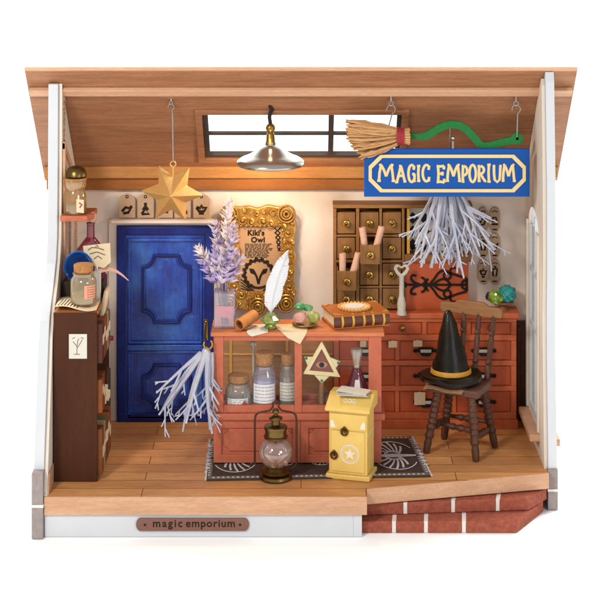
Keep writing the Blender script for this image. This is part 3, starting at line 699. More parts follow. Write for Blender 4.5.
for (cx_, cz_) in ((x1 - .12, z1 - .11), (x0 + .12, z1 - .11), (x0 + .12, z0 + .11), (x1 - .12, z0 + .11), ((x0 + x1) / 2, z0 + .07)):
    for rr in (.095, .06, .03): mb.tube([(cx_ + rr * math.cos(R(t)), Yf - .06 - (.1 - rr) * .3, cz_ + rr * math.sin(R(t))) for t in range(0, 361, 24)], .014, 7)
for k in range(0, N_, 3):
    p = Vector(outer[k]).lerp(Vector(inn[k]), .96); mb.sphere((p.x, Yf - .035, p.y), .016, n=2)
mb.build('carving', ORNGOLD, fr_, smooth=True)
ps = MB().box(ix0 - .02, ix1 + .02, Yf + .0, Yf + .02, iz0 - .02, iz1 + .02).build('poster', paint('parchment', 'bb936c', .8, .12, 7, .1), fr_)
mb = MB(); yp = Yf - .004
mb.text("Kiki's", .085, X_(256, Yf), yp, Z_(233, Yf), .002, 1.05, .003).text('Owl', .085, X_(258, Yf), yp, Z_(240, Yf), .002, 1.1, .003)
for j in range(10):
    xx = X_(245, Yf); z = Z_(244 + j * 1.45, Yf); w_ = X_(270, Yf) - xx
    p = xx
    while p < xx + w_ * rnd.uniform(.85, 1): q = p + rnd.uniform(.015, .05); mb.box(p, q, yp - .002, yp, z - .0035, z + .0035); p = q + .01
cx_, cz_ = X_(258.5, Yf), Z_(274, Yf)
for rr in (.165, .15): mb.tube([(cx_ + rr * math.cos(R(t)), yp - (.0005 if rr < .16 else 0), cz_ + rr * math.sin(R(t))) for t in range(0, 361, 15)], .007, 5, flat=.2)
for t in range(-40, 230, 22):
    mb.tube([(cx_ + (.16 + .03 * math.sin(R(j * 60))) * math.cos(R(t + j * 4)), yp - .001 - .0002 * j, cz_ + (.16 + .03 * math.sin(R(j * 60))) * math.sin(R(t + j * 4))) for j in range(5)], .010, 5, flat=.2)
for sgn in (-1, 1):
    mb.tube([(cx_, yp - .001, cz_ - .11), (cx_ + sgn * .02, yp - .001, cz_ - .03), (cx_ + sgn * .05, yp - .001, cz_ + .03)], .012, 6, flat=.2)
    mb.tube([(cx_ + sgn * .035, yp - .002, cz_ + .0), (cx_ + sgn * .07, yp - .002, cz_ + .035), (cx_ + sgn * .1, yp - .002, cz_ + .06)], [.01, .028, .006], 6, flat=.1)
    for j in range(4):
        mb.tube([(cx_ + sgn * (.2), yp - .001 - j * .0004, iz0 + .03 + j * .035), (cx_ + sgn * (.11 - j * .02), yp - .001 - j * .0004, iz0 + .005)], .006, 5, flat=.2)
for i in range(5):
    mb.tube([(ix1 - .085 + .008 * i, yp - .001, iz1 - .02 - i * .055), (ix1 - .02, yp - .001, iz1 - .08 - i * .05)], .007, 5, flat=.2)
    mb.tube([(ix1 - .02, yp - .002, iz1 - .02 - i * .055), (ix1 - .085 + .01 * i, yp - .002, iz1 - .08 - i * .05)], .007, 5, flat=.2)
mb.build('print', INK, ps)

# ------------------------------------------------------------------ wall cabinet of small drawers
YC = 2.14
def cx(px): return X_(px, YC)
def cz(py): return Z_(py, YC)
CT = 1.296
cb = thing('drawer_cabinet', 'brown wall cabinet of twelve little drawers with a diamond patterned niche', 'cabinet', (cx(368), YC, CT))
b = MB()
colx = [(336.8, 355.6), (359.8, 379), (382.4, 401.6)]; rowz = [(212.4, 234.2), (237.6, 259.4), (263.6, 285.6), (288.6, 309)]
b.box(cx(333.5), cx(404.5), YB - .03, YB - .001, CT, cz(205))
for a, e_ in ((333.5, 336.5), (356, 359.4), (379.4, 382.0), (402, 404.5)): b.box(cx(a), cx(e_), YC, YB - .03, CT, cz(208.2))
b.box(cx(333), cx(472.5), YC - .012, YB - .001, cz(208), cz(204.6))
for a, e_ in ((236.9, 234.9), (262.8, 260.2), (288, 286.4)):
    for (l_, r_) in ((336.5, 356), (359.4, 379.4), (382.0, 402)): b.box(cx(l_), cx(r_), YC + .004, YB - .03, cz(a), cz(e_))
b.box(cx(404.7), cx(472), YB - .03, YB - .001, cz(262), cz(208.2)); b.box(cx(404.7), cx(472), YC, YB - .031, cz(262), cz(254.6))
b.box(cx(469), cx(472), YC, YB - .031, cz(254.4), cz(208.2))
b.build('carcass', WALNUTX, cb, bevel=.004)
nd = 0
for ri, (ya, yb) in enumerate(rowz):
    for ci, (xa, xb) in enumerate(colx):
        pulled = (ri, ci) in ((1, 1), (2, 0)); Yd = YC - (.24 if pulled else -.016); k = sc(YC) / sc(YC)
        X0, X1 = cx(xa), cx(xb); Z1, Z0 = cz(ya), cz(yb)
        if ri == 3: Z0 = CT + .02
        if pulled: Z1 -= .03
        m = MB()
        if pulled:
            m.box(X0, X1, Yd, Yd + .02, Z0, Z1); m.box(X0, X0 + .012, Yd + .02, YC + .1, Z0, Z1); m.box(X1 - .012, X1, Yd + .02, YC + .1, Z0, Z1); m.box(X0 + .012, X1 - .012, Yd + .02, YC + .1, Z0, Z0 + .012)
        else: m.box(X0 + .004, X1 - .004, Yd, Yd + .1, Z0 + .004, Z1 - .004)
        dw = m.build('drawer', WALNUT, cb, bevel=.005)
        if pulled: dw['label'] = 'pulled out small drawer'
        MB().lathe([(.02, 0), (.02, .015), (.036, .02), (.041, .032), (.036, .046), (.024, .05), (.016, .04), (.013, .01), (0, .01)], ((X0 + X1) / 2, Yd, (Z0 + Z1) / 2), 18, Vector((0, -1, 0))).build('knob', BRASS, dw, smooth=True)
        if pulled:
            for j, (dx, ln, tlt) in enumerate(((-.045, .17, -.14 if ci else .0), (.045, .19, .28))):
                p = Vector(((X0 + X1) / 2 + dx, Yd + .07, Z1 - .12)); d = Vector((math.sin(tlt), .05, math.cos(tlt))).normalized()
                s3 = MB(); L_ = ln + .13
                s3.lathe_open([(.036, 0), (.038, L_), (.030, L_), (.028, L_ - .05), (.014, L_ - .06), (.012, L_ - .01)], (0, 0, 0), 14)
                q = d.to_track_quat('Z', 'Y').to_matrix().to_4x4(); s3.v = [Matrix.Translation(p) @ q @ v for v in s3.v]
                wh = 'upper' if ci else 'lower'
                tag(s3.build('paper_scroll', SCROLLP, smooth=True, loc=p), f"{'left' if j == 0 else 'right'} rolled pink paper in the {wh} open drawer", 'scroll', group='rolled papers in the open drawers')
dp = MB().box(cx(407), cx(468.6), YB - .06, YB - .031, cz(254.4), cz(208.6)).build('niche_panel', WPAPER, cb)
b = MB(); Yp = YB - .0635
dxw, dzw = .13, .15
for r_ in range(7):
    for k in range(12):
        X0 = cx(408) + (k + .5 * 1) * dxw; Zc = cz(254) + .065 + r_ * dzw / 2 * 1.0
        if r_ % 2: continue
        if X0 + dxw / 2 > cx(468.6): continue
        if Zc + dzw / 2 > cz(209): continue
        b.prism([(X0 - dxw / 2, Zc), (X0, Zc - dzw / 2.2), (X0 + dxw / 2, Zc), (X0, Zc + dzw / 2.2)], Yp, Yp + .003)
b.build('diamond_pattern', IRON, dp)
MB().box(cx(407), cx(410), YC + .02, YB - .0605, cz(254.4), cz(208.6)).build('gilt_post', YGOLD, cb, bevel=.004)

# ------------------------------------------------------------------ red panel with ironwork
YI = 2.20
ip = thing('ironwork_panel', 'orange red board with black scrolled ironwork on top of the chest', 'panel', W(436, 312, YI))
MB().box(cx(405), X_(468.5, YI), YI, YB - .002, CT, cz(262.3)).build('board', CHEST_IN, ip, bevel=.006)
mb = MB()
def ir(pts, r=.0125, close=False, mir=True):
    for s2 in ((1, -1) if mir else (1,)):
        P = [(x, 382 + s2 * (y - 382)) for x, y in pts]
        P = smoothpts(P, 3) if len(P) > 2 else P
        mb.tube([(X_(400 + x / 8.571, YI), YI - .012 - .001 * s2, Z_(240 + y / 8.571, YI)) for x, y in P], r, 6)
ir([(45, 382), (570, 382)], mir=False); ir([(50, 362), (44, 382), (50, 402)], mir=False)
ir([(170, 378), (125, 362), (98, 335), (98, 310), (118, 300), (138, 308)]); ir([(235, 378), (215, 345), (200, 325), (180, 320)]); ir([(190, 380), (215, 360), (240, 330)])
ir([(250, 380), (290, 335), (325, 285), (370, 260), (415, 272), (470, 296), (570, 325)]); ir([(285, 380), (330, 345), (375, 332), (410, 352), (435, 382)])
ir([(405 + 30 * math.cos(R(t)), 305 + 30 * math.sin(R(t))) for t in range(0, 361, 30)]); ir([(432, 292), (430, 262), (445, 240), (478, 238)])
ir([(575, 340), (540, 352), (525, 382)]); ir([(572, 330), (572, 382)])
mb.build('ironwork', IRON, ip, smooth=True)

# ------------------------------------------------------------------ chest of drawers
YD = 2.07
def hx_(px): return X_(px, YD)
def hz(py): return Z_(py, YD)
ch = thing('chest_of_drawers', 'wide orange red chest of drawers against the back wall', 'chest of drawers', (hx_(425), YD, 0))
b = MB()
b.box(hx_(334), hx_(516.5), YD + .03, YB - .001, .0, CT - .07)
b.build('carcass', CHEST, ch, bevel=.005)
MB().box(hx_(331), hx_(519.5), YD - .015, YB - .0, CT - .065, CT).build('top', CHEST, ch, bevel=.012)
b = MB(); b.box(hx_(333), hx_(518), YD - .004, YD + .029, 0, hz(419.5)); b.build('plinth', CHEST, ch, bevel=.008)
b = MB()
ys = YD + .0; rows = [(322.5, 334.8), (341, 360.5), (366, 386), (391.5, 412.5)]
xs4 = [(339, 378), (383, 422), (427, 466), (471, 511)]; xs3 = [(339, 395), (399.5, 452), (456.5, 511)]
zb_ = [hz(419)] ; zrails = [(419.2, 412.7), (391.3, 386.2), (365.8, 360.7), (340.8, 335), (322.3, 319)]
for a, e_ in zrails: b.box(hx_(334), hx_(516.5), ys, YD + .029, hz(a), hz(e_))
def vbar(a, e_, r_): b.box(hx_(a), hx_(e_), ys + .0015, YD + .029, hz(rows[r_][1] + .1) , hz(rows[r_][0] - .1))
for a, e_ in ((334, 338.8), (378.2, 382.8), (422.2, 426.8), (466.2, 470.8), (511.2, 516.5)): vbar(a, e_, 0)
for r_ in (1, 2, 3):
    for a, e_ in ((334, 338.8), (395.2, 399.3), (452.2, 456.3), (511.2, 516.5)): vbar(a, e_, r_)
b.build('face_frame', CHEST, ch, bevel=.006)
for r_, (ya, yb) in enumerate(rows):
    for (xa, xb) in (xs4 if r_ == 0 else xs3):
        dw = MB().box(hx_(xa + .7), hx_(xb - .7), YD + .016, YD + .029, hz(yb - .6), hz(ya + .6)).build('drawer', CHEST_IN, ch, bevel=.004)
        xc = (hx_(xa) + hx_(xb)) / 2; zc = (hz(ya) + hz(yb)) / 2
        if r_ == 0:
            MB().lathe([(.018, 0), (.018, .015), (.032, .02), (.036, .03), (.03, .042), (.02, .045), (.013, .036), (.011, .01), (0, .01)], (xc, YD + .016, zc), 16, Vector((0, -1, 0))).build('knob', BRASS, dw, smooth=True)
        else:
            m = MB()
            m.prism([(xc - .085, zc + .035), (xc - .07, zc - .02), (xc - .04, zc - .055), (xc + .04, zc - .055), (xc + .07, zc - .02), (xc + .085, zc + .035)], YD - .03, YD + .014)
            m.tube([(xc - .12, YD + .004, zc), (xc + .12, YD + .004, zc)], .018, 8); m.sphere((xc - .12, YD, zc), .022, n=2); m.sphere((xc + .12, YD, zc), .022, n=2)
            hnd = m.build('cup_handle', IRON, dw, bevel=.006)
            MB().box(xc - .06, xc + .06, YD - .034, YD - .0305, zc - .012, zc + .022).build('label_card', WPAPER, hnd)
for i, (px, py, w_, h_) in enumerate(((363, 343, 6, 6), (392.6, 343.3, 8.5, 6.5), (417.5, 342.6, 9, 6), (419.5, 397.5, 11, 12.5))):
    o = MB().box(hx_(px - w_ / 2), hx_(px + w_ / 2), YD - .042, YD - .037, hz(py + h_ / 2), hz(py - h_ / 2))
    o.box(hx_(px) - .01, hx_(px) + .01, YD - .037, YD - .001, hz(py - h_ / 2) - .012, hz(py - h_ / 2) - .004)
    tag(o.build('price_tag', PAPER, loc=(hx_(px), YD, hz(py))), ['tiny cream tag on the chest seen through the glass case', 'tiny cream tag on the chest just below the book', 'tiny cream tag on the chest left of the hat', 'square cream tag on the lowest drawer beside the chair'][i], 'tag', group='cream tags on the chest')

# ------------------------------------------------------------------ key ornament
YK = 2.0
ky = thing('bone_key', 'off white key shaped ornament with a heart bow standing on the chest', 'key ornament', (X_(401.5, YK), YK, CT))
kx = X_(401.5, YK); kz = Z_(269.5, YK)
hpts = [(0, -.10), (.06, -.045), (.088, .01), (.075, .05), (.04, .062), (0, .035), (-.04, .062), (-.075, .05), (-.088, .01), (-.06, -.045)]
hin = [(0, -.05), (.03, -.02), (.05, .008), (.045, .028), (.028, .032), (0, .012), (-.028, .032), (-.045, .028), (-.05, .008), (-.03, -.02)]
MB().ring([(kx + a, kz + b_) for a, b_ in hpts], [(kx + a, kz + b_) for a, b_ in hin], YK - .02, YK + .02).build('bow', BONE, ky, bevel=.008)
MB().lathe([(.055, 0), (.055, .02), (.045, .05), (.05, .12), (.038, .18), (.028, .22), (.026, .36), (.03, kz - CT - .07), (.0, kz - CT - .065)], (kx, YK, CT), 16).build('shaft', BONE, ky, smooth=True)

# ------------------------------------------------------------------ crystals on a stand
YQ = 2.2; q0 = W(503, 306, YQ); q0.z = CT
cr = thing('crystal_cluster', 'teal and lime crystal cluster on a small wooden stand on the chest', 'crystals', q0)
rnd = random.Random(3)
MB().lathe([(.06, 0), (.05, .02), (.04, .05), (.09, .08), (.12, .085), (.12, .1), (0, .1)], q0, 14).build('stand', CHAIRT, cr, bevel=.003)
def gem(c, r, sq, m, par, seed):
    rr = random.Random(seed); return MB().sphere(c, r, sq, n=3 if seed < 10 else 2, jit=.13, rnd=rr).build('crystal', m, par)
gem((q0.x + .045, YQ - .02, CT + .185), .1, (1, .8, 1), crystal('teal', '0f9aa0', '38c4c0'), cr, 1); gem((q0.x - .085, YQ - .04, CT + .15), .085, (1, .8, .95), crystal('lime', '5f9a1c', 'b4d84a'), cr, 2)
gem((q0.x - .14, YQ + .04, CT + .14), .05, (1, .8, 1), crystal('violet', '4a2460', '5c3478'), cr, 5)

# ------------------------------------------------------------------ glass display case
YA, YA2 = .887, 1.38
def ax(px): return X_(px, YA)
def az(py): return Z_(py, YA)
ca = thing('display_case', 'terracotta shop counter with glazed upper half and panelled base', 'display case', (ax(297), YA, 0))
xL, xR = ax(213.5), ax(381.5); zT = 1.407
b = MB(); b.box(xL, xR, YA + .03, YA2, .03, az(420.3)); b.build('base', CASE, ca, bevel=.006)
b = MB(); b.frame(xL, ax(300.4), .03, az(420.5), .085, YA + .004, YA + .029); b.frame(ax(300.6), xR, .03, az(420.5), .085, YA + .004, YA + .029)
b.build('base_frame', CASE, ca, bevel=.006)
for a, e_ in ((224, 292.5), (309, 371.5)):
    b = MB(); b.prism(notched(ax(a), ax(e_), .15, az(429), .05), YA + .012, YA + .029); b.build('panel', CASE, ca, bevel=.01)
MB().box(xL - .035, xR + .035, YA - .03, YA2 + .02, az(420), az(413)).build('moulding', CASE, ca, bevel=.014)
MB().box(xL - .03, xR + .03, YA - .025, YA2 + .02, zT - .045, zT).build('top', CASETOP, ca, bevel=.012)
zf0, zf1 = az(412.9), zT - .046
b = MB()
posts = [(213.5, 223.5), (294.5, 302), (368.5, 381.5)]
for a, e_ in posts: b.box(ax(a), ax(e_), YA, YA + .05, zf0, zf1)
for a, e_ in ((223.5, 294.5), (302, 368.5)):
    b.box(ax(a), ax(e_), YA + .003, YA + .047, zf0, az(405.5)); b.box(ax(a), ax(e_), YA + .003, YA + .047, az(341), zf1)
for x_a, x_b in ((xL, xL + .06), (xR - .07, xR)):
    b.box(x_a, x_b, YA2 - .05, YA2, zf0, zf1); b.box(x_a, x_b, YA + .05, YA2 - .05, zf0, az(407)); b.box(x_a, x_b, YA + .05, YA2 - .05, az(340), zf1)
b.box(xL + .06, xR - .07, YA2 - .045, YA2 - .002, zf0, zf0 + .05); b.box(xL + .06, xR - .07, YA2 - .045, YA2 - .002, zf1 - .05, zf1)
b.build('case_frame', CASE, ca, bevel=.006)
b = MB()
for a, e_ in ((223.5, 294.5), (302, 368.5)): b.box(ax(a) + .002, ax(e_) - .002, YA + .028, YA + .031, az(405.3), az(341.2))
b.build('pane', PANE, ca)
for x_ in (xL + .06, xR - .06):
    for y_ in (YA + .07, YA2 - .08): MB().box(x_ - .04, x_ + .04, y_ - .04, y_ + .04, 0.005, .029).build('foot', IRON, ca, bevel=.006)
ZS = zf0 + .002                                       # shelf level inside the case

def jar(name, label, x, y, z, r, h, corkh, m, fillm=None, fillh=.5, labelm=None, cap=CORK, neck=.75, cat='jar', group='corked jars in the case', cross=False, span=(-150, -35), lz=(.18, .62)):
    t_ = thing(name, label, cat, (x, y, z), group=group)
    bh = h - corkh
    MB().lathe([(r * .9, 0), (r, .015), (r, bh * .72), (r * .93, bh * .82), (r * neck, bh * .9), (r * neck, bh * .97), (r * neck * 1.08, bh * .975), (r * neck * 1.08, bh), (0, bh)], (x, y, z), 24).build('glass_body', m, t_, smooth=True)
    MB().lathe([(r * neck * .78, bh + .001), (r * neck * .95, bh + .02), (r * neck * .98, h - .01), (r * neck * .9, h), (0, h)], (x, y, z), 18).build('cork', cap, t_, smooth=True)
    if fillm: MB().lathe([(r * .86, .012), (r * .92, .02), (r * .92, bh * .72 * fillh), (0, bh * .72 * fillh)], (x, y, z), 20).build('contents', fillm, t_, smooth=True)
    if labelm:
        mb = MB(); zz0, zz1 = z + bh * lz[0], z + bh * lz[1]; a0, a1 = span; n = 10
        vs = []
        for zz in (zz0, zz1):
            for k in range(n + 1): a = R(a0 + (a1 - a0) * k / n); vs.append((x + (r + .004) * math.cos(a), y + (r + .004) * math.sin(a), zz))
        mb.add(vs, [(k, k + 1, n + 2 + k, n + 1 + k) for k in range(n)]); lo = mb.build('label', labelm, t_, smooth=True)
        pr = MB(); rr = random.Random(int(abs(x) * 1000))
        for j in range(5):
            zz = zz1 - (j + .8) * (zz1 - zz0) / 5.6; k = a0 + 12
            while k < a1 - 14:
                k2 = k + rr.uniform(6, 18)
                pr.tube([(x + (r + .0065) * math.cos(R(q)), y + (r + .0065) * math.sin(R(q)), zz) for q in (k, (k + k2) / 2, k2)], .0022, 4); k = k2 + 4
        pr.build('print', GREYI, lo)
        if cross:
            c_ = MB(); xx, yy, zz = x + (r + .006) * math.cos(R(-62)), y + (r + .006) * math.sin(R(-62)) - .004, (zz0 + zz1) / 2
            c_.box(xx - .03, xx + .03, yy - .004, yy, zz - .009, zz + .009); c_.box(xx - .009, xx + .009, yy - .0055, yy - .0045, zz - .03, zz + .03); c_.build('red_cross', REDC, lo)
    return t_
yj = 1.06
def jx(px): return X_(px, yj)
GREYI = paint('pencil', '6c6058', .8, .1, 20, 0)
LIL = paint('lilac_powder', 'b9a8d0', .8, .15, 12, .2); SAGE = paint('sage_powder', '9fb09a', .8, .2, 12, .2); LBL = paint('label_white', 'ddd8da', .7, .05, 10, 0)
jar('squat_jar', 'squat corked jar with green cross label at the left of the case', jx(238.5), yj, ZS, .142, .35, .085, CLEAR, SAGE, .3, LBL, cross=True, neck=.8, span=(-140, -45), lz=(.12, .5))
jar('tall_jar', 'tallest corked jar, lilac filled, in the middle of the left pane', jx(264.5), yj - .0, ZS, .128, .59, .14, CLEAR, LIL, .95, LBL, neck=.78)
jar('narrow_jar', 'narrow corked jar with white label next to the case centre post', jx(288), yj + .05, ZS, .095, .56, .12, CLEAR, SAGE, .25, WPAPER, neck=.8)
b = MB(); p = Vector((jx(262), yj + .15, ZS + .6))
b.tube([(jx(253), yj + .14, ZS), (jx(253), yj + .14, ZS + .57), (jx(253), yj + .14, ZS + .62)], .012, 6); b.sphere((jx(252), yj + .14, ZS + .64), .026, n=2); b.sphere((jx(255), yj + .14, ZS + .635), .026, n=2)
tag(b.build('bone_stick', BONE, smooth=True, loc=(jx(253), yj + .14, ZS)), 'thin white bone stick standing behind the tallest jar', 'bone')

# eye wand
Yw = .95
wn = thing('eye_wand', 'cream star wand framing a brown eye triangle inside the case', 'wand', W(321.7, 405, Yw))
def wp(x, y): return (X_(215 + x / 3.75, Yw), Z_(330 + y / 3.75, Yw))
tri_o = [wp(400, 40), wp(470, 175), wp(330, 163)]; ctr = ((tri_o[0][0] + tri_o[1][0] + tri_o[2][0]) / 3, (tri_o[0][1] + tri_o[1][1] + tri_o[2][1]) / 3)
tri_i = [(ctr[0] + (x - ctr[0]) * .66, ctr[1] + (z - ctr[1]) * .66) for x, z in tri_o]
CW = paint('cream_wood', 'd6c294', .45, .08, 20, .1)
MB().ring(tri_o, tri_i, Yw - .02, Yw + .012).build('star_frame', CW, wn, bevel=.003)
MB().prism([wp(334, 100), wp(372, 100), wp(352, 145)], Yw - .012, Yw + .01).prism([wp(470, 118), wp(428, 100), wp(447, 150)], Yw - .012, Yw + .01).prism([wp(400, 200), wp(372, 168), wp(430, 172)], Yw - .012, Yw + .01).build('star_point', CW, wn, bevel=.003)
ep = MB().prism([(ctr[0] + (x - ctr[0]) * .7, ctr[1] + (z - ctr[1]) * .7) for x, z in tri_o], Yw - .003, Yw + .008).build('eye_plate', paint('eye_brown', '7c4638', .6, .1, 10, .1), wn)
ex, ez = wp(400, 130)
MB().prism([(ex + .062 * math.cos(R(t)), ez + .034 * math.sin(R(t)) * abs(math.sin(R(t))) ** .3) for t in range(0, 360, 20)], Yw - .006, Yw - .0035).build('eye', paint('eye_white', 'a87d68', .5, .05, 10, 0), ep)
MB().lathe([(0, 0), (.028, 0), (.028, .003), (0, .003)], (ex, Yw - .0095, ez), 14, Vector((0, 1, 0))).build('iris', IRON, ep)
gm = MB()
for a_ in ((342, 104), (462, 121), (400, 188)): gm.sphere((wp(*a_)[0], Yw - .02, wp(*a_)[1]), .014, n=2)
gm.build('gem', paint('green_gem', '2f7a5a', .2, .1, 10, 0), wn)
MB().tube([(ctr[0], Yw, ctr[1] - .2), (ctr[0], Yw, ZS)], .026, 10).build('stick', CHAIRT, wn)
# potion flask
px_, py_ = X_(356.8, 1.0), 1.0
fl_ = thing('potion_flask', 'conical red potion flask with tall glass stopper inside the case', 'flask', (px_, py_, ZS))
MB().lathe([(.19, 0), (.2, .02), (.195, .05), (.062, .38), (.045, .42), (.05, .44), (0, .44)], (px_, py_, ZS), 24).build('glass_body', glass('flask_red', '90283a', .6, .05, '782034', .4), fl_, smooth=True)
MB().lathe([(.18, .012), (.188, .03), (.186, .05), (.06, .365), (0, .366)], (px_, py_, ZS), 24).build('potion', REDL, fl_, smooth=True)
MB().lathe([(.03, .441), (.032, .47), (.064, .62), (.057, .64), (0, .64)], (px_, py_, ZS), 8).build('stopper', glass('stopper_glass', 'e8dcd0', .35, .05, 'd8c8b8', .5), fl_)
MB().prism([(px_ - .055, ZS + .1), (px_ + .055, ZS + .1), (px_ + .022, ZS + .36), (px_ - .022, ZS + .36)], py_ - .17, py_ - .165).build('label', LBL, fl_)
# small tagged bottle next to the wand
x_ = X_(334, .99)
t_ = thing('tagged_pouch', 'small dark pouch bottle with a round white tag behind the yellow box', 'pouch', (x_ - .08, 1.0, ZS))
MB().sphere((x_ - .1, 1.03, ZS + .085), .085, (1, .8, 1)).build('pouch', paint('pouch_brown', '6d4228', .8, .3, 20, .4), t_, smooth=True)
oo = MB().prism([(x_ - .09, ZS + .03), (x_ + .07, ZS + .01), (x_ + .09, ZS + .13), (x_ + .03, ZS + .20), (x_ - .05, ZS + .18)], .955, .962).build('tag', WPAPER, t_)
mb = MB(); mb.tube([(x_ + .035 * math.cos(R(t)), .953, ZS + .1 + .035 * math.sin(R(t))) for t in range(0, 361, 30)], .005, 5, flat=.3); mb.build('print', INK, oo)

# ------------------------------------------------------------------ vase of lavender
YV = 1.08; vx = X_(225, YV); 
va = thing('lavender_vase', 'square glass vase of pale lavender sprigs at the left of the counter', 'vase', (vx, YV, zT))
b = MB(); hw = .115; b.box(vx - hw, vx + hw, YV - hw * .8, YV + hw * .8, zT + .001, zT + .40); b.build('glass_body', PURPG, va, bevel=.02)
MB().prism([(vx - .095, zT + .13), (vx + .09, zT + .12), (vx + .095, zT + .245), (vx - .09, zT + .25)], YV - .1, YV - .096).build('label', paint('pink_label', 'b98890', .7, .1, 10, .05), va)
rnd = random.Random(5)
LAV = [paint('lavender_a', 'c6b6d2', .7, .12, 12, .1, c2='ead9dc'), paint('lavender_b', 'e2d4d2', .7, .1, 12, .1), paint('lavender_c', 'b3a0cc', .7, .15, 12, .1)]
def sprig(mb, p, q, n, size, seed):
    rr = random.Random(seed); p = Vector(p); q = Vector(q); ax_ = (q - p).normalized()
    for i in range(n):
        t = i / n; c_ = p.lerp(q, t); s_ = size * 1.3 * (1 - .5 * t) * rr.uniform(.8, 1.2)
        for k in range(5):
            a = rr.uniform(0, 2 * math.pi); out = Vector((math.cos(a), math.sin(a), 0)); out = (out - ax_ * out.dot(ax_)).normalized()
            d = (ax_ * rr.uniform(.5, 1.0) + out * rr.uniform(.5, .9)).normalized(); sd = d.cross(out); sd = sd.normalized() if sd.length > .1 else Vector((1, 0, 0))
            tip = c_ + d * s_; m_ = c_ + d * s_ * .45; nn = d.cross(sd) * s_ * .10
            mb.add([c_, m_ + sd * s_ * .24 + nn, tip, m_ - sd * s_ * .24 + nn, m_ - nn], [(0, 1, 4), (0, 4, 3), (4, 1, 2), (4, 2, 3)])
sps = [((226, 262), (229, 199), 15, .13, 1), ((221, 272), (214, 222), 12, .13, 0), ((219, 276), (197, 247), 10, .13, 1), ((228, 272), (234, 224), 12, .13, 0), ((224, 276), (222, 240), 12, .12, 2), ((227, 282), (241, 256), 9, .12, 0), ((217, 284), (203, 262), 9, .12, 2), ((222, 284), (214, 250), 10, .12, 2), ((226, 280), (230, 250), 9, .11, 2), ((222, 284), (226, 262), 8, .12, 0)]
for i, (a, b_, n, sz, mi) in enumerate(sps):
    dy = rnd.uniform(-.08, .08); mb = MB(); p = W(a[0], a[1], YV + dy * .5); q = W(b_[0], b_[1], YV + dy * 1.5)
    sprig(mb, p, q, n, sz, i + 3); so = mb.build('sprig', LAV[mi], va, smooth=False)
    MB().tube([(vx + rnd.uniform(-.04, .04), YV, zT + .03), p, q], .007, 5).build('stem', paint('stem', '8a7f92', .7, .1, 10, 0), so)

# ------------------------------------------------------------------ things on the counter
Yt = 1.0
# cork-brown tube
a_, b_ = W(239, 327, .93), W(254.5, 313.5, 1.13); a_.z = zT + .062; b_.z = zT + .062 + .05
sc_ = thing('rolled_parchment', 'rolled orange brown parchment tube lying on the counter', 'scroll', (a_.x, a_.y, zT))
d = (b_ - a_); L_ = d.length
m = MB(); m.lathe_open([(.060, 0), (.062, .01), (.064, L_), (.05, L_), (.048, .004), (.060, 0)], (0, 0, 0), 20); q = d.to_track_quat('Z', 'Y').to_matrix().to_4x4(); m.v = [Matrix.Translation(a_) @ q @ v for v in m.v]
m.build('outer_roll', paint('cinnamon', 'b9773f', .6, .2, 14, .25), sc_, smooth=True)
m = MB(); m.lathe_open([(.036, .0), (.04, L_ * .9), (.03, L_ * .9), (.028, .0), (.036, 0)], (0, 0, 0), 16); m.v = [Matrix.Translation(a_ + d.normalized() * .01) @ q @ v for v in m.v]
m.build('inner_roll', paint('cinnamon_dark', '7a4424', .6, .2, 14, .25), sc_, smooth=True)
m = MB(); p = W(248, 330, .9); m.tube([(X_(244, .9), .92, zT + .02), (X_(256, .95), 1.0, zT + .035)], .012, 6)
tag(m.build('twig', CHAIRT, smooth=True, loc=(X_(244, .9), .92, zT)), 'thin dark twig lying beside the rolled parchment', 'twig')
# paper hanging over the counter's front edge
def sheet(name, label, pts3, m, cat='paper', group=None, th=.004):
    mb = MB(); mb.add(pts3, [tuple(range(len(pts3)))]); o = mb.build(name, m, loc=pts3[0], solid=th); tag(o, label, cat, group); return o
yE = YA - .03
def fold_sheet(name, label, xb0, xb1, xf0, xf1, drop_pts, m):
    """sheet on the counter top whose front part folds down over the edge"""
    mb = MB(); z = zT + .004
    top = [(xb0, YA + .28, z), (xb1, YA + .28, z), (xf1, yE - .002, z), (xf0, yE - .002, z)]
    n0 = len(top); dp_ = [(x, yE - .006 - (zT - zz) * .08, zz) for x, zz in drop_pts]
    mb.add(top, [(0, 1, 2, 3)]); mb.add([top[3], top[2]] + [dp_[k] for k in range(len(dp_))], [tuple([0, 1] + [2 + k for k in range(len(dp_))])])
    o = mb.build(name, m, loc=(xf0, YA, zT), solid=.003); return tag(o, label, 'paper', 'loose papers on the counter')
fold_sheet('paper_sheet', 'cream sheet folding in a point over the counter edge under the inkwell', X_(272, 1.15), X_(308, 1.15), X_(282, YA), X_(307, YA), [(X_(300, YA), az(343)), (X_(288, YA), az(337))], PAPER)
fold_sheet('paper_sheet', 'white sheet corner over the counter edge beside the rolled parchment', X_(248, 1.15), X_(268, 1.15), X_(247, YA), X_(268, YA), [(X_(252, YA), az(335.5)), (X_(249, YA), az(334))], WPAPER)
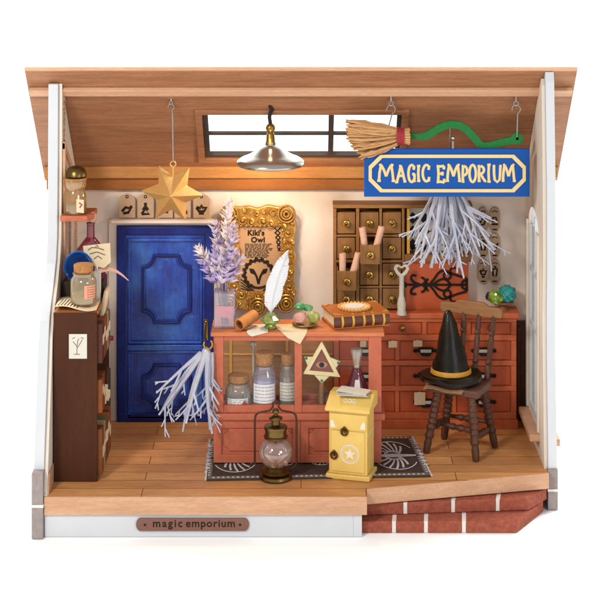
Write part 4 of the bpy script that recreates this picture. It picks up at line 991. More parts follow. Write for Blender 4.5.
# inkwell and quill
YQ2 = 1.02; ix = X_(270.5, YQ2)
iw = thing('inkwell', 'faceted green glass inkwell in the middle of the counter', 'inkwell', (ix, YQ2, zT))
MB().lathe([(.06, 0), (.07, .015), (.05, .03), (.105, .075), (.11, .10), (.06, .135), (.045, .14), (.045, .16), (0, .16)], (ix, YQ2, zT + .006), 10).build('glass_body', crystal('green_glass', '6f8a3a', 'a9be6a'), iw)
ql = thing('quill_pen', 'white feather quill standing in the green inkwell', 'quill', (ix, YQ2, zT + .16))
def qp(x, y, dy=0): return W(180 + x / 4, 180 + y / 4, YQ2 + dy)
sp = smoothpts([(362, 545), (372, 480), (392, 400), (412, 340), (430, 282)], 5)
MB().tube([qp(x, y) for x, y in sp], [.009] * (len(sp) - 3) + [.006, .004, .002], 6).build('shaft', WHITE, ql, smooth=True)
FE = paint('feather_white', 'd4d4d8', .7, .03, 12, .05)
mb = MB(); rnd = random.Random(2)
left = smoothpts([(358, 525), (338, 490), (342, 440), (352, 395), (385, 330), (428, 282)], 5); right = smoothpts([(362, 525), (402, 480), (412, 430), (428, 385), (434, 335), (432, 282)], 5)
ns = 26
for side, ed in ((-1, left), (1, right)):
    for i in range(ns):
        t0, t1 = i / ns, (i + .92) / ns
        def at(lst, t): k = t * (len(lst) - 1); j = min(int(k), len(lst) - 2); return [lst[j][c] + (lst[j + 1][c] - lst[j][c]) * (k - j) for c in (0, 1)]
        s0, s1 = at(sp, .08 + .88 * t0 * .98), at(sp, .08 + .88 * t1)
        e0, e1 = at(ed, min(1, t0 + .04)), at(ed, min(1, t1 + .04)); e1[0] += rnd.uniform(-3, 3) * 1
        mb.add([qp(*s0), qp(*s1), qp(e1[0], e1[1], .02 * 1), qp(e0[0], e0[1], .025)], [(0, 1, 2, 3)])
mb.build('vane', FE, ql, solid=.004)
# gems on a golden shell
YJ = 1.1; jx0 = X_(305, YJ)
gmz = thing('gem_dish', 'pink, green and yellow gem chunks on a small gold dish', 'gems', (jx0, YJ, zT))
MB().lathe([(.03, 0), (.1, .01), (.14, .03), (.135, .038), (0, .03)], (jx0, YJ, zT + .001), 16).build('dish', BRASS, gmz, smooth=True)
gem((jx0 - .05, YJ - .03, zT + .10), .078, (1, .8, .85), crystal('pink_gem', 'd89a8c', 'f2c8b8'), gmz, 11); gem((jx0 + .09, YJ - .0, zT + .10), .068, (1, .8, 1), crystal('yellow_gem', 'a9b45a', 'dcdc94'), gmz, 12)
gem((jx0 - .055, YJ + .06, zT + .195), .06, (1, .8, .75), crystal('green_gem2', '3a9a5a', '84cc8c'), gmz, 13); gem((jx0 + .035, YJ + .05, zT + .185), .052, (1, .8, .75), crystal('green_gem2', '3a9a5a', '84cc8c'), gmz, 14)

# thick book
bk = thing('thick_book', 'thick orange brown spell book with ribbed dark spine lying on the counter', 'book', (.358, .916, zT), R(16), local=True)
bwid, bdep, bh = .62, .50, .155
b = MB(); b.box(0.0, bwid, .03, bdep, bh - .026, bh); b.box(0.0, bwid, .03, bdep, .001, .024); b.build('cover', BOOKC, bk, bevel=.008)
pr = [(.035, .03), (.035, bh - .03)]
sp_ = MB(); n = 8; arcp = [(.055 - .05 * math.sin(math.pi * k / n), .001 + (bh - .001) * k / n) for k in range(n + 1)]
sp_.prismx([(.056, .001)] + arcp + [(.056, bh)], .004, bwid - .004); sp_.build('spine', BOOKS_, bk, bevel=.004)
b = MB()
for x_ in (.09, .21, .33, .43, .55): b.prismx([(.06, .0)] + [(y - .007, z * 1.05 - .003) for y, z in arcp] + [(.06, bh + .004)], x_ - .012, x_ + .012)
b.build('spine_band', YGOLD, bk, bevel=.003)
b = MB(); b.box(.02, bwid - .02, .057, bdep - .015, .025, bh - .027); b.build('page_block', PAPER, bk)
b = MB(); c_ = (.30, .27)
b.lathe([(.0, .0), (.165, .0), (.17, .012), (.14, .022), (.12, .018), (0, .02)], (c_[0], c_[1], bh + .001), 28)
med = b.build('medallion', paint('medallion_cream', 'd9b48a', .5, .1, 14, .1), bk, smooth=True)
b = MB()
for k in range(26): a = 2 * math.pi * k / 26; b.sphere((c_[0] + .165 * math.cos(a), c_[1] + .165 * math.sin(a), bh + .014), .018, n=2)
b.build('bead_border', paint('bead_tan', 'c48a44', .45, .15, 14, .1), med, smooth=True)
b = MB(); b.lathe([(0, 0), (.10, 0), (.10, .004), (0, .004)], (c_[0], c_[1], bh + .021), 24); b.build('inlay', WPAPER, med)
b = MB()
for (x_, y_, dx, dy) in ((.0, .03, 1, 1), (bwid, .03, -1, 1), (bwid, bdep, -1, -1), (0, bdep, 1, -1)):
    b.prismz([(x_ + dx * .01, y_ + dy * .01), (x_ + dx * .09, y_ + dy * .01), (x_ + dx * .01, y_ + dy * .09)], bh + .0005, bh + .007)
b.build('corner_plate', paint('plate_gilt', 'b8813a', .4, .15, 14, .1), bk, bevel=.002)

# ------------------------------------------------------------------ yellow box
mbx = thing('yellow_mailbox', 'yellow post box with star emblem and ring handles on the floor', 'mailbox', (.252, .515, 0), R(-15.6), local=True)
bw_, bd_ = .465, .35
MB().box(0, bw_, 0, bd_, 0.002, .055).build('base', YEL, mbx, bevel=.012)
zt = .70
b = MB(); b.box(.03, bw_ - .03, .025, bd_ - .02, .056, zt); b.build('body', YEL, mbx, bevel=.008)
b = MB(); b.prismx([(-.02, zt + .002), (-.02, zt + .035), (.20, zt + .145), (bd_ + .005, zt + .145), (bd_ + .005, zt + .002)], -.005, bw_ + .005); b.build('lid', YEL, mbx, bevel=.012)
b = MB(); b.box(.055, bw_ - .055, .012, .0245, .085, .50); dr_ = b.build('door', YEL, mbx, bevel=.005)
b = MB(); b.box(.04, bw_ - .04, .014, .0242, .512, .675); b.build('flap', YEL, mbx, bevel=.005)
SILV = paint('silver_print', 'd9d2bd', .4, .1, 14, .05)
def disc_ring(mb, c, r, t, y, n=28, dy=.004): mb.ring([(c[0] + r * math.cos(2 * math.pi * k / n), c[1] + r * math.sin(2 * math.pi * k / n)) for k in range(n)], [(c[0] + (r - t) * math.cos(2 * math.pi * k / n), c[1] + (r - t) * math.sin(2 * math.pi * k / n)) for k in range(n)], y - dy, y)
b = MB(); cc = (.255, .27); disc_ring(b, cc, .10, .010, .0118); disc_ring(b, cc, .082, .006, .0118)
b.prism([(cc[0] + (.068 if k % 2 == 0 else .028) * math.sin(k * math.pi / 5), cc[1] + (.068 if k % 2 == 0 else .028) * math.cos(k * math.pi / 5)) for k in range(10)], .008, .0118)
b.build('star_emblem', SILV, dr_)
b = MB()
for x_, sgn in ((.07, 1), (bw_ - .07, -1)): b.prism([(x_ - sgn * .02, .535), (x_ + sgn * .035, .535), (x_ + sgn * .02, .58), (x_ - sgn * .0, .61), (x_ - sgn * .02, .60)], .0095, .0135)
b.build('corner_motif', SILV, mbx)
b = MB(); nn = Vector((0, -.45, .89))
for x_, t in ((.19, 0), (.235, 1), (.28, 0)):
    b.tube([(x_ + .022 * math.cos(R(a)), .09 + .018 * math.sin(R(a)), zt + .094 + .009 * math.sin(R(a))) for a in range(0, 361, 40)], .006, 5)
b.build('lid_motif', SILV, mbx)
RNG = paint('bronze_ring', '5e3a1a', .35, .25, 14, .1, .8)
for (x_, z_) in ((.2, .50), (.09, .25)):
    b = MB(); b.sphere((x_, .0, z_ + .035), .018, n=2)
    b.tube([(x_ + .032 * math.sin(R(a)), -.004, z_ - .0 + .034 * math.cos(R(a))) for a in range(25, 336, 20)], .011, 8); b.sphere((x_, .008, z_ - .0), .014, n=2); b.build('ring_handle', RNG, mbx, smooth=True)
b = MB(); b.box(bw_ - .0295, bw_ - .026, .03, bd_ - .03, .46, .467); b.build('side_seam', SILV, mbx)
# leaflets on the box
for i in range(3):
    t_ = MB(); c_ = Vector((.47, .50, zt + .148 + .011 * i)); t_.M = Matrix.Translation(Vector((.545, .60, zt + .149 + .014 * i))) @ Matrix.Rotation(R(-10 - 5 * i), 4, 'Z') @ Matrix.Rotation(R(1 * i), 4, 'Y')
    t_.box(-.16, .16, -.09, .09, 0, .005); t_.box(-.158, .155, -.085, .088, .006, .009)
    tag(t_.build('folded_leaflet', WPAPER if i != 1 else STEEL, loc=(.545, .6, zt + .148)), ['lowest white folded leaflet on the yellow box', 'grey leaflet between two white ones on the yellow box', 'topmost white leaflet on the yellow box'][i], 'leaflet', 'leaflets on the yellow box')

# ------------------------------------------------------------------ lantern
Ln = F(275.7, 478.5); lx, ly = Ln.x, Ln.y
ln = thing('brass_lantern', 'old brass lantern with round glass globe standing on the floor', 'lantern', (lx, ly, 0))
k = 1 / .972 / 100
MB().lathe([(.165, .004), (.172, .02), (.165, .045), (.14, .055), (.13, .06), (.15, .072), (.152, .09), (.12, .105), (.10, .125), (0, .126)], (lx, ly, 0), 32).build('base', DARKBRASS, ln, smooth=True)
gz_ = .272; gr = .178
MB().lathe([(gr * math.sin(R(t)), gz_ - gr * .92 * math.cos(R(t))) for t in range(28, 153, 6)], (lx, ly, 0), 32).build('glass_globe', glass('lantern_glass', 'e9dcd4', .14, .03, 'c9b2a4', .55), ln, smooth=True)
MB().lathe([(.09, .42), (.122, .425), (.125, .44), (.11, .45), (.11, .51), (.12, .515), (.12, .54), (.07, .555), (.045, .56), (.04, .60), (.07, .615), (.072, .63), (.04, .645), (.02, .655), (.02, .665), (.035, .68), (.036, .70), (.02, .72), (0, .725)], (lx, ly, 0), 28).build('cap', DARKBRASS, ln, smooth=True)
MB().lathe([(.03, .127), (.02, .15), (.01, .17), (0, .25)], (lx, ly, 0), 10).build('wick', CORK, ln, smooth=True)
hp_ = [(-.14, .09), (-.19, .12), (-.215, .16), (-.215, .60), (-.205, .655), (-.17, .68), (-.06, .70), (-.03, .735), (-.028, .78), (0, .80), (.028, .78), (.03, .735), (.06, .70), (.17, .68), (.205, .655), (.215, .60), (.215, .16), (.19, .12), (.14, .09)]
MB().tube([(lx + a, ly, b_) for a, b_ in hp_], .011, 8).build('wire_handle', paint('rust_wire', '4c2f22', .45, .2, 14, .1, .5), ln, smooth=True)

# ------------------------------------------------------------------ rug
rc = [F(206.5, 481.5), F(431, 477.5), F(411, 437.5), F(211, 440)]
RUG = paint('rug_brown', '47372f', .9, .3, 20, .5); RUGB = paint('rug_border', '6e625c', .9, .2, 20, .5); RUGW = paint('rug_pattern', 'c4c0c2', .9, .15, 20, .4)
rg = thing('patterned_rug', 'dark brown rug with grey winged pattern under the counter', 'rug', rc[0])
def rpt(u, v, z): a = rc[0].lerp(rc[1], u); b_ = rc[3].lerp(rc[2], u); p = a.lerp(b_, v); return Vector((p.x, p.y, z))
mb = MB(); mb.add([rpt(0, 0, .004), rpt(1, 0, .004), rpt(1, 1, .004), rpt(0, 1, .004), rpt(0, 0, .016), rpt(1, 0, .016), rpt(1, 1, .016), rpt(0, 1, .016)], [(0, 3, 2, 1), (4, 5, 6, 7), (0, 1, 5, 4), (1, 2, 6, 5), (2, 3, 7, 6), (3, 0, 4, 7)]); rgb = mb.build('pile', RUG, rg, bevel=.004)
mb = MB()
def rq(pts, z=.0195):
    mb.add([rpt(u, v, z) for u, v in pts], [tuple(range(len(pts)))])
e1, e2 = .022, .075
for a, b_ in (((0.004, .01), (.996, e2)), ((.004, 1 - e2), (.996, .99))): rq([(a[0], a[1]), (b_[0], a[1]), (b_[0], b_[1]), (a[0], b_[1])])
for a, b_ in ((.004, e1), (1 - e1, .996)): rq([(a, e2), (b_, e2), (b_, 1 - e2), (a, 1 - e2)])
mb.build('border', RUGB, rg)
mb = MB()
for i in range(44):
    u = .03 + .94 * i / 43
    for v0, sg_ in ((.03, 1), (.97, -1)): rq([(u - .008, v0), (u + .008, v0), (u, v0 + .035 * sg_)], .0205)
for i in range(16):
    v = .1 + .8 * i / 15
    for u0, sg_ in ((.005, 1), (.995, -1)): rq([(u0, v - .018), (u0, v + .018), (u0 + .012 * sg_, v)], .0205)
mb.build('border_pattern', RUGW, rg)
mb = MB()
def motif(cu, cv, s, fl=1):
    def P(pts): mb.add([rpt(cu + fl * x * s * .26, cv + y * s, .0195 + .0006 * P.k) for x, y in pts], [tuple(range(len(pts)))]); P.k += 1
    P.k = 0
    def strip(pts, w0):
        for i in range(len(pts) - 1):
            (a, b_), (c_, d_) = pts[i], pts[i + 1]; dx, dy = c_ - a, d_ - b_; l_ = math.hypot(dx, dy) or 1; nx, ny = -dy / l_ * w0, dx / l_ * w0
            P([(a - nx, b_ - ny), (c_ - nx, d_ - ny), (c_ + nx, d_ + ny), (a + nx, b_ + ny)]); P.k -= .93
    P([(-.25, 0), (-.1, -.05), (.15, -.07), (.8, -.025), (.95, 0), (.8, .025), (.15, .07), (-.1, .05)])
    strip([(.15 + .22 * math.cos(R(t)), .15 * math.sin(R(t))) for t in range(0, 361, 30)], .018)
    for sg_ in (-1, 1):
        for j in range(6):
            a0 = R(38 + j * 20); L_ = .52 - .03 * abs(j - 2)
            strip([(.2 + (.2 + (L_ - .14) * q) * math.cos(a0 + .35 * q), sg_ * (.13 + (L_ - .14) * q) * math.sin(a0 + .2 * q)) for q in (0, .33, .66, 1)], .030 - .002 * j)
        strip([(.2 + .62 * math.cos(R(t)), sg_ * .52 * math.sin(R(t))) for t in range(30, 151, 12)], .014)
    for j in range(7): P([(.93, -.42 + j * .13), (1.02, -.36 + j * .13), (.93, -.30 + j * .13), (.88, -.36 + j * .13)])
for cu, s_, f_ in ((.84, .66, 1), (.16, .66, -1), (.33, .4, 1), (.5, .4, 1), (.66, .4, 1)):
    mb = MB(); motif(cu, .5, s_, f_); mb.build('pattern', RUGW, rg)
mb = MB(); rnd = random.Random(8)
for i in range(46):
    v = (i + .5) / 46
    for u, s_ in ((0, -1), (1, 1)):
        p = rpt(u, v, .012); q = p + Vector((s_ * rnd.uniform(.015, .03), rnd.uniform(-.008, .008), -.006)); mb.tube([p, q], .005, 4)
mb.build('fringe', RUGW, rg)

# ------------------------------------------------------------------ chair
chr_ = thing('wooden_chair', 'dark turned wooden chair with spindle back holding a witch hat', 'chair', (1.72, 1.36, 0), R(-27), local=True)
sw, sd, sz = .285, .25, .74
b = MB(); b.prismz([(-sw - .01, -sd), (sw + .01, -sd), (sw, sd * .5), (sw - .02, sd), (-sw + .02, sd), (-sw, sd * .5)], sz - .08, sz); b.build('seat', wood('seat_wood', '4e322a', '74503f', 'x', .45), chr_, bevel=.014)
def turned(mb, p, q, segs, n=12):
    p, q = Vector(p), Vector(q); d = q - p; L_ = d.length; mb.lathe([(r * 1.25, t * L_) for t, r in segs], p, n, d)
legp = [(0, .022), (.03, .03), (.16, .034), (.24, .028), (.26, .038), (.29, .041), (.32, .033), (.36, .034), (.39, .034)] + [(.40 + .6 * i / 44, .037 + .0055 * math.sin(i * 2 * math.pi / 6.4)) for i in range(45)] + [(1.001, .03)]
feet = [(-.30, -.25), (.275, -.25), (.30, .25), (-.30, .26)]; tops = [(-.19, -.17), (.19, -.17), (.19, .17), (-.19, .17)]
for f_, t_ in zip(feet, tops):
    m = MB(); turned(m, (f_[0], f_[1], .002), (t_[0], t_[1], sz - .068), legp); m.build('leg', CHAIRW, chr_, smooth=True)
strp = [(0, .016), (.2, .018), (.35, .03), (.4, .02), (.5, .032), (.6, .02), (.65, .03), (.8, .018), (1, .016)]
def lp_(i, t): return Vector((feet[i][0] + (tops[i][0] - feet[i][0]) * t, feet[i][1] + (tops[i][1] - feet[i][1]) * t, (sz - .068) * t))
for i, j, t in ((0, 3, .38), (1, 2, .34), (2, 3, .42)):
    m = MB(); turned(m, lp_(i, t), lp_(j, t), strp); m.build('stretcher', CHAIRW, chr_, smooth=True)
a, b_ = lp_(0, .38).lerp(lp_(3, .38), .5), lp_(1, .34).lerp(lp_(2, .34), .5); m = MB(); turned(m, a, b_, strp); m.build('stretcher', CHAIRW, chr_, smooth=True)
spn = [(0, .020), (.1, .026), (.2, .030), (.23, .020), (.26, .032), (.3, .02), (.34, .024), (.6, .026), (.66, .02), (.69, .031), (.73, .02), (.77, .028), (.85, .022), (1, .018)]
zr = 1.40
for x_ in (-.235, -.08, .08, .235):
    m = MB(); turned(m, (x_ * .92, sd - .04, sz - .01), (x_ * 1.12, sd + .07, zr + .03), spn); m.build('spindle', CHAIRW, chr_, smooth=True)
pts = [(-.35, zr - .01), (.35, zr - .01), (.365, zr + .03), (.36, zr + .09), (.30, zr + .10), (.20, zr + .10), (.17, zr + .125), (.13, zr + .14), (-.13, zr + .14), (-.17, zr + .125), (-.2, zr + .10), (-.30, zr + .10), (-.36, zr + .09), (-.365, zr + .03)]
m = MB(); m.prism(pts, sd + .045, sd + .095); m.build('top_rail', CHAIRT, chr_, bevel=.01)
# hat
hx, hy = 1.615, 1.36; hz0 = sz + .03
ht = thing('witch_hat', 'black pointed witch hat with orange band on the chair', 'hat', (hx, hy, sz))
prof = [(.24, -.02), (.305, .0), (.332, .025), (.328, .055), (.29, .072), (.25, .066), (.215, .07), (.20, .10), (.19, .16), (.165, .26), (.135, .38), (.105, .50), (.08, .60), (.055, .68), (.04, .72), (.02, .74), (0, .745)]
m = MB(); rr = random.Random(1)
n = 36; vs = []
for r, z in prof:
    for k in range(n):
        a = 2 * math.pi * k / n; wv = .018 * math.sin(2 * a + .6) * (1 if z < .06 else 0) + .006 * math.sin(5 * a)
        f = 1 + (.065 * math.sin(z * 34 + a + math.sin(2 * a)) if z > .12 else 0); ben = max(0, z - .2); 
        vs.append((hx + r * f * math.cos(a) - ben * .05, hy + r * f * math.sin(a), hz0 + z * (1) + wv * (r > .22)))
m.add(vs, [(i * n + k_, i * n + (k_ + 1) % n, (i + 1) * n + (k_ + 1) % n, (i + 1) * n + k_) for i in range(len(prof) - 1) for k_ in range(n)] + [tuple(range(n))])
m.build('hat_body', BLACK, ht, smooth=True)
MB().lathe_open([(.213, .072), (.222, .078), (.218, .11), (.208, .125), (.2, .12)], (hx, hy, hz0), 36).build('band', paint('orange_band', 'b5822e', .5, .15, 14, .15), ht, smooth=True)
# paper on the seat
def cw(x, y, z): c_, s_ = math.cos(R(-27)), math.sin(R(-27)); return Vector((1.70 + x * c_ - y * s_, 1.36 + x * s_ + y * c_, z))
m = MB(); gN = 8
pts = []
for j in range(3):
    for i in range(gN + 1):
        u = i / gN; y_ = -.31 + j * .13; pts.append(cw(-.285 + u * .44, y_ + .02 * math.sin(u * 6), sz + .008 + (.0 if j else -.035) + .006 * math.sin(u * 9 + j)))
m.add(pts, [(j * (gN + 1) + i, j * (gN + 1) + i + 1, (j + 1) * (gN + 1) + i + 1, (j + 1) * (gN + 1) + i) for j in range(2) for i in range(gN)])
o = tag(m.build('old_letter', paint('letter', 'a87e5c', .8, .2, 30, .2), loc=cw(-.285, -.3, sz), solid=.003), 'wrinkled brown letter poking out under the witch hat', 'letter')

# ------------------------------------------------------------------ bookcase on the left
bx0, bx1 = -2.535, -2.088; by0, by1 = .418, 1.40; bz = 1.73
bc = thing('bookcase', 'dark brown bookcase end on against the left wall, open towards the room', 'bookcase', (bx0, by0, 0))
MB().box(bx0, bx1, by0, by0 + .03, .002, bz).build('end_panel', SHELFB, bc, bevel=.006)
MB().box(bx0, bx1 - .005, by1 - .03, by1, .002, bz - .0).build('end_panel', SHELFB, bc, bevel=.006)
MB().box(bx0, bx0 + .02, by0 + .031, by1 - .031, .002, bz - .03).build('back_panel', SHELFB, bc)
for z_ in (.03, .66, 1.17): MB().box(bx0 + .021, bx1 - .01, by0 + .031, by1 - .031, z_, z_ + .03).build('shelf', SHELFB, bc)
MB().box(bx0, bx1 + .01, by0 + .031, by1 + .005, bz - .03, bz + .004).build('top', wood('bookcase_top', '9a5a30', 'b4713e', 'y', .5), bc, bevel=.006)
# note pinned on the end panel
nx0, nx1, nz0, nz1 = X_(69, by0), X_(87, by0), Z_(358.5, by0), Z_(334, by0)
nt_ = thing('pinned_note', 'white sketched note pinned on the bookcase end', 'note', ((nx0 + nx1) / 2, by0, nz0))
no = MB().box(nx0, nx1, by0 - .006, by0 - .001, nz0, nz1).build('sheet', WPAPER, nt_)
mb = MB(); c_x, c_z = (nx0 + nx1) / 2, (nz0 + nz1) / 2
for pts in ([(-.01, -.08), (-.01, .0), (-.05, .05)], [(-.01, -.02), (.03, .04), (.045, .07)], [(-.01, .0), (.0, .06), (.01, .08)], [(-.04, -.08), (.02, -.08)], [(-.06, .08), (-.03, .09)], [(.03, .09), (.06, .08)]):
    mb.tube([(c_x + a, by0 - .0065, c_z + b_) for a, b_ in pts], .004, 5, flat=.4)
mb.build('drawing', GREYI, no)
# books standing on the two lower shelves, spines to the room
rnd = random.Random(12); bi = 0
cols_ = [paint('brown_book2', '6e3c1c', .6, .2, 10, .2), paint('book_olive', '4e4a34', .6, .2, 10, .2), paint('book_rust', '7a431f', .6, .2, 10, .2), paint('book_tan', '947a54', .6, .2, 10, .2), paint('book_wine', '50291e', .6, .2, 10, .2)]
cname = ['brown', 'olive', 'rust', 'tan', 'wine red']; ords = ['nearest', 'second', 'third', 'fourth', 'fifth', 'sixth', 'farthest']
def book(x1_, y0_, t, z, h, d, ci, lab, lean=0):
    r_ = thing('shelf_book', lab, 'book', (x1_ - d, y0_, z), 0, 'books in the bookcase', local=True)
    r_.rotation_euler = (R(lean), 0, 0)
    MB().box(0, d, 0, t, 0, h).build('cover', cols_[ci], r_, bevel=.008)
    MB().box(d - .0, d + .003, t * .15, t * .85, h * (.35 + .1 * ci % .3), h * (.6 + .1 * ci % .3)).build('label', PAPER, r_)
for sh, (z_, hh) in enumerate(((.061, .50), (.691, .38), (1.201, .42))):
    y_ = by0 + .04; i = 0
    ths = [[.16, .12, .14, .11, .15, .13], [.13, .12], [.17, .14, .15, .13, .15]][sh]
    for t in ths:
        if y_ + t > by1 - .04: break
        ci = (sh * 2 + i * 3) % 5
        book(bx1 + .05, y_, t - .006, z_, hh * rnd.uniform(.86, 1.0), .34 + .01 * i, ci, f"{ords[i]} book, {cname[ci]}, on the {['bottom', 'middle', 'top'][sh]} shelf of the bookcase"); y_ += t; i += 1
# scrolls lying on the middle shelf
for i, (yy, zz, rr) in enumerate(((.76, .735, .045), (.86, .735, .042), (.81, .81, .042), (.96, .735, .045), (.91, .81, .04))):
    m = MB(); m.lathe([(rr, 0), (rr, .44), (rr * .75, .44), (rr * .7, .38), (0, .38)], (bx0 + .06 + .02 * (i % 2), yy, zz), 14, Vector((1, 0, 0)))
    tag(m.build('shelf_scroll', PAPER, smooth=True, loc=(bx0 + .06, yy, zz)), f"rolled paper, {['lower near', 'lower middle', 'upper near', 'lower far', 'upper far'][i]} one of the pile in the bookcase", 'scroll', 'rolled papers in the bookcase')
# crimson bottle lying at the back and cork
YR = 1.75; p = W(104, 344, YR)
m = thing('small_crate', 'dark crate standing behind the bookcase beside the door', 'crate', (-2.5, 1.5, 0))
MB().box(-2.52, -2.13, 1.45, 2.1, .002, .68).build('box', paint('crate_olive', '5d5340', .7, .2, 10, .2), m, bevel=.01)
MB().box(-2.5, -2.17, 1.5, 2.05, .681, 1.05).build('lid_box', paint('crate_tan', '8c7350', .7, .2, 10, .2), m, bevel=.01)
rb = thing('crimson_bottle', 'small crimson bottle lying on the crate with a cork end', 'bottle', (-2.2, YR, 1.05))
m = MB(); m.lathe([(.0, 0), (.055, .0), (.058, .16), (.03, .2), (.025, .24), (0, .24)], (-2.3, YR, 1.11), 16, Vector((1, -.1, 0))); m.build('glass_body', paint('crimson', 'a02c44', .2, .1, 5, 0), rb, smooth=True)
m = MB(); m.lathe([(0, 0), (.03, 0), (.028, .05), (0, .05)], (-2.14, YR - .02, 1.17), 12, Vector((0, 0, 1))); m.build('cork', CORK, rb, smooth=True)

# on top of the bookcase
BT = bz + .004
db = MB().box(bx0 + .01, bx1 - .0, 1.0, 1.38, BT + .001, BT + .17).build('dark_box', paint('dark_box', '3a3128', .6, .2, 12, .1), loc=(bx0 + .2, 1.1, BT), bevel=.01)
tag(db, 'dark wooden box on the far end of the bookcase top', 'box')
# sheet music like paper
m = MB(); nU = 10; pts = []
p0 = Vector((bx0 + .0, by0 + .02, BT)); 
for j in range(2):
    for i in range(nU + 1):
        u = i / nU; pts.append((bx0 + .01 + u * .43, by0 + .0 + j * .38 + .05 * (1 - u) , BT + .012 + .022 * math.sin(u * 5.5 + .5) + .02))
m.add(pts, [(i, i + 1, nU + 2 + i, nU + 1 + i) for i in range(nU)])
sm = tag(m.build('striped_sheet', PAPER, loc=p0, solid=.004, smooth=True), 'curled cream sheet with dark stripes on the near bookcase top', 'paper')
m = MB()
for i in range(7):
    u0, u1 = .05 + i * .075, .072 + i * .075
    def sp2(u, v): return (bx0 + .01 + u * .43, by0 + v * .38 + .05 * (1 - u), BT + .038 + .022 * math.sin(u * 5.5 + .5))
    m.add([sp2(u0, .08), sp2(u1, .08), sp2(u1 + .06, .7), sp2(u0 + .06, .7)], [(0, 1, 2, 3)])
sb = m.build('stripes', INK, sm)
jr = jar('honey_jar', 'cork lidded jar with orange label on the near bookcase top', X_(83.5, .62), .62, BT + .05, .135, .40, .09, glass('warm_glass', 'f0e4cc', .22, .05, 'd8c49c', .5), paint('straw', 'b0a06a', .8, .25, 12, .2), .45, paint('orange_label', 'd99478', .7, .1, 10, 0), span=(-80, -25), lz=(.22, .66), neck=.78, group='corked jars by the left wall')
# blue orb dish
p = W(77.5, 267, .93)
ob = thing('blue_plate', 'glossy blue round plate leaning behind the corked jar', 'plate', (p.x, .93, BT))
m = MB(); m.lathe([(.0, 0), (.11, .0), (.14, .025), (.152, .055), (.142, .06), (.12, .04), (.07, .02), (0, .012)], (p.x, .93, p.z), 30, Vector((.25, -.9, .25)).normalized()); m.v = [Vector((v.x, v.y, p.z + (v.z - p.z) * 1.08)) for v in m.v]; m.build('dish', BLUEG, ob, smooth=True)
m = MB(); qd = Vector((.25, -.9, .25)).normalized(); m.lathe([(.138, .05), (.15, .045), (.156, .055), (.15, .066), (.138, .062), (.138, .05)], (p.x, .93, p.z), 30, qd); m.build('rim', paint('navy_glaze', '123a78', .15, .2, 5, 0), ob, smooth=True)
m = MB(); m.box(p.x - .09, p.x + .09, .95, .985, BT, p.z + .02); m.build('stand', SHELFB, ob)
# red bottle
xr = X_(91, 1.2)
rd = thing('red_bottle', 'tall crimson glass bottle with a card on the bookcase by the door', 'bottle', (xr, 1.17, BT + .17))
m = MB(); m.lathe([(.145, 0), (.158, .02), (.158, .26), (.145, .31), (.07, .41), (.042, .44), (.04, .57), (.046, .575), (.046, .59), (0, .59)], (xr, 1.17, BT + .172), 26); m.build('glass_body', REDG, rd, smooth=True)
m = MB(); m.lathe([(.14, .01), (.15, .03), (.15, .25), (.135, .30), (.06, .39), (0, .40)], (xr, 1.17, BT + .172), 22); m.build('wine', REDL, rd, smooth=True)
m = MB(); m.sphere((xr + .02, 1.17, BT + .172 + .645), .06, (.8, .8, 1)); m.build('stopper', paint('tan_ball', 'c79a7c', .6, .1, 10, .1), rd, smooth=True)
# card in front of the bottle
cpt = [W(83, 246, 1.0), W(110, 243, 1.0), W(111, 262, 1.0), W(104, 268, 1.0), W(85, 264, 1.0)]
cd_ = thing('sketch_card', 'cream card with pencil sketch leaning against the crimson bottle', 'card', (cpt[0].x, 1.0, BT))
m = MB(); m.prism([(p.x, p.z) for p in cpt], 1.0, 1.006); o = m.build('sheet', PAPER, cd_)
m = MB()
for a in ([(88, 250), (92, 247.5), (98, 248), (104, 250)], [(90, 254), (97, 252), (105, 255)], [(94, 259), (98, 256), (102, 259)], [(95.5, 246.8), (97, 245.5), (98.5, 246.8)]): m.tube([W(x, y, .998) for x, y in a], .006, 5, flat=.3)
m.build('drawing', GREYI, o)
m = MB(); q = [(97, 270), (104, 266), (111, 267.5), (117, 270), (123, 274.5), (129, 280.5), (128, 280.7), (122, 276), (116, 272.4), (109, 271), (100, 273)]
m.prism([(W(x, y, 1.05).x, W(x, y, 1.05).z) for x, y in q], 1.05, 1.056)
tag(m.build('curled_note', SCROLLP, loc=W(98, 272, 1.05)), 'curled pink paper strip whose tip crosses the blue door', 'paper')
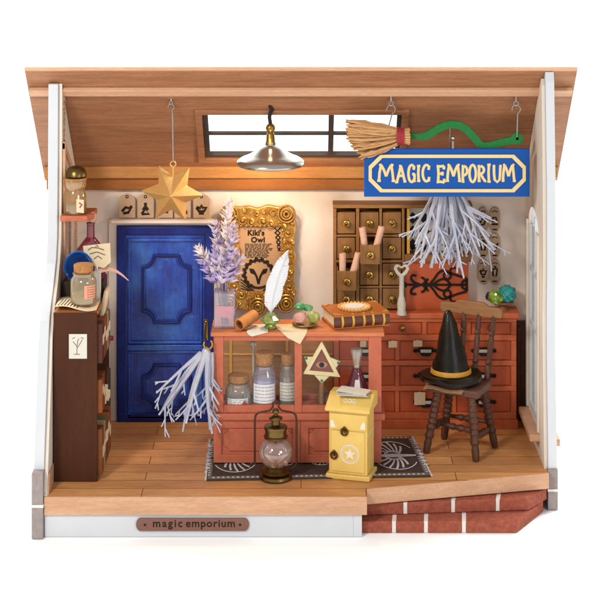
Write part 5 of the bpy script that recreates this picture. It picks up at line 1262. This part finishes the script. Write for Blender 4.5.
m = MB(); px0 = X_(97.5, .9); m.box(px0 - .035, px0 + .035, .86, .93, BT + .001, BT + .31); m.tube([(px0, .9, BT + .30), (px0 - .005, .9, BT + .36)], .007, 5)
tag(m.build('white_candle', WPAPER, loc=(px0, .9, BT), bevel=.012), 'short white candle beside the blue plate', 'candle')

# leaning books and tags on the bookcase side
m = MB(); m.M = Matrix.Translation(Vector((bx1 + .02, .95, BT + .0))) @ Matrix.Rotation(R(12), 4, 'Y'); m.box(-.02, .03, -.13, .13, -.33, .12)
tag(m.build('leaning_scroll', PAPER, loc=(bx1, .95, BT - .3), bevel=.02), 'cream rolled chart leaning off the bookcase top edge', 'scroll')

# ------------------------------------------------------------------ wall shelf with golden bottle
ws = thing('wall_shelf', 'small terracotta shelf fixed high on the left wall', 'shelf', (-2.54, 1.2, 2.55))
MB().prismz([(-2.544, .98), (-2.26, .98), (-2.20, 1.1), (-2.2, 1.42), (-2.544, 1.42)], 2.545, 2.605).build('board', CASE, ws, bevel=.012)
xg, yg = X_(75, 1.13), 1.13
gb = thing('golden_bottle', 'amber glass bottle with dark domed stopper on the wall shelf', 'bottle', (xg, yg, 2.606))
MB().lathe([(.115, 0), (.125, .015), (.12, .2), (.105, .235), (.10, .255), (.12, .29), (.12, .35), (.128, .36), (.128, .38), (0, .38)], (xg, yg, 2.606), 24).build('glass_body', AMBER, gb, smooth=True)
MB().lathe([(.11, .012), (.115, .10), (0, .10)], (xg, yg, 2.606), 24).build('potion', paint('dark_amber', '4a3a1c', .3, .2, 8, 0), gb, smooth=True)
MB().lathe([(.10, .381), (.115, .40), (.11, .44), (.085, .48), (.04, .50), (0, .50)], (xg + .01, yg, 2.606), 20).build('stopper', DARKBRASS, gb, smooth=True)
lo = MB().prism([(xg + .03, 2.64), (xg + .11, 2.63), (xg + .11, 2.77), (xg + .03, 2.78)], yg - .125, yg - .12).build('label', PAPER, gb)
MB().tube([(xg + .06, yg - .127, 2.74), (xg + .09, yg - .127, 2.72), (xg + .065, yg - .127, 2.69)], .008, 5, flat=.3).build('print', REDC, lo)

for o in list(bpy.data.objects):
    if '_b' in o: del o['_b']
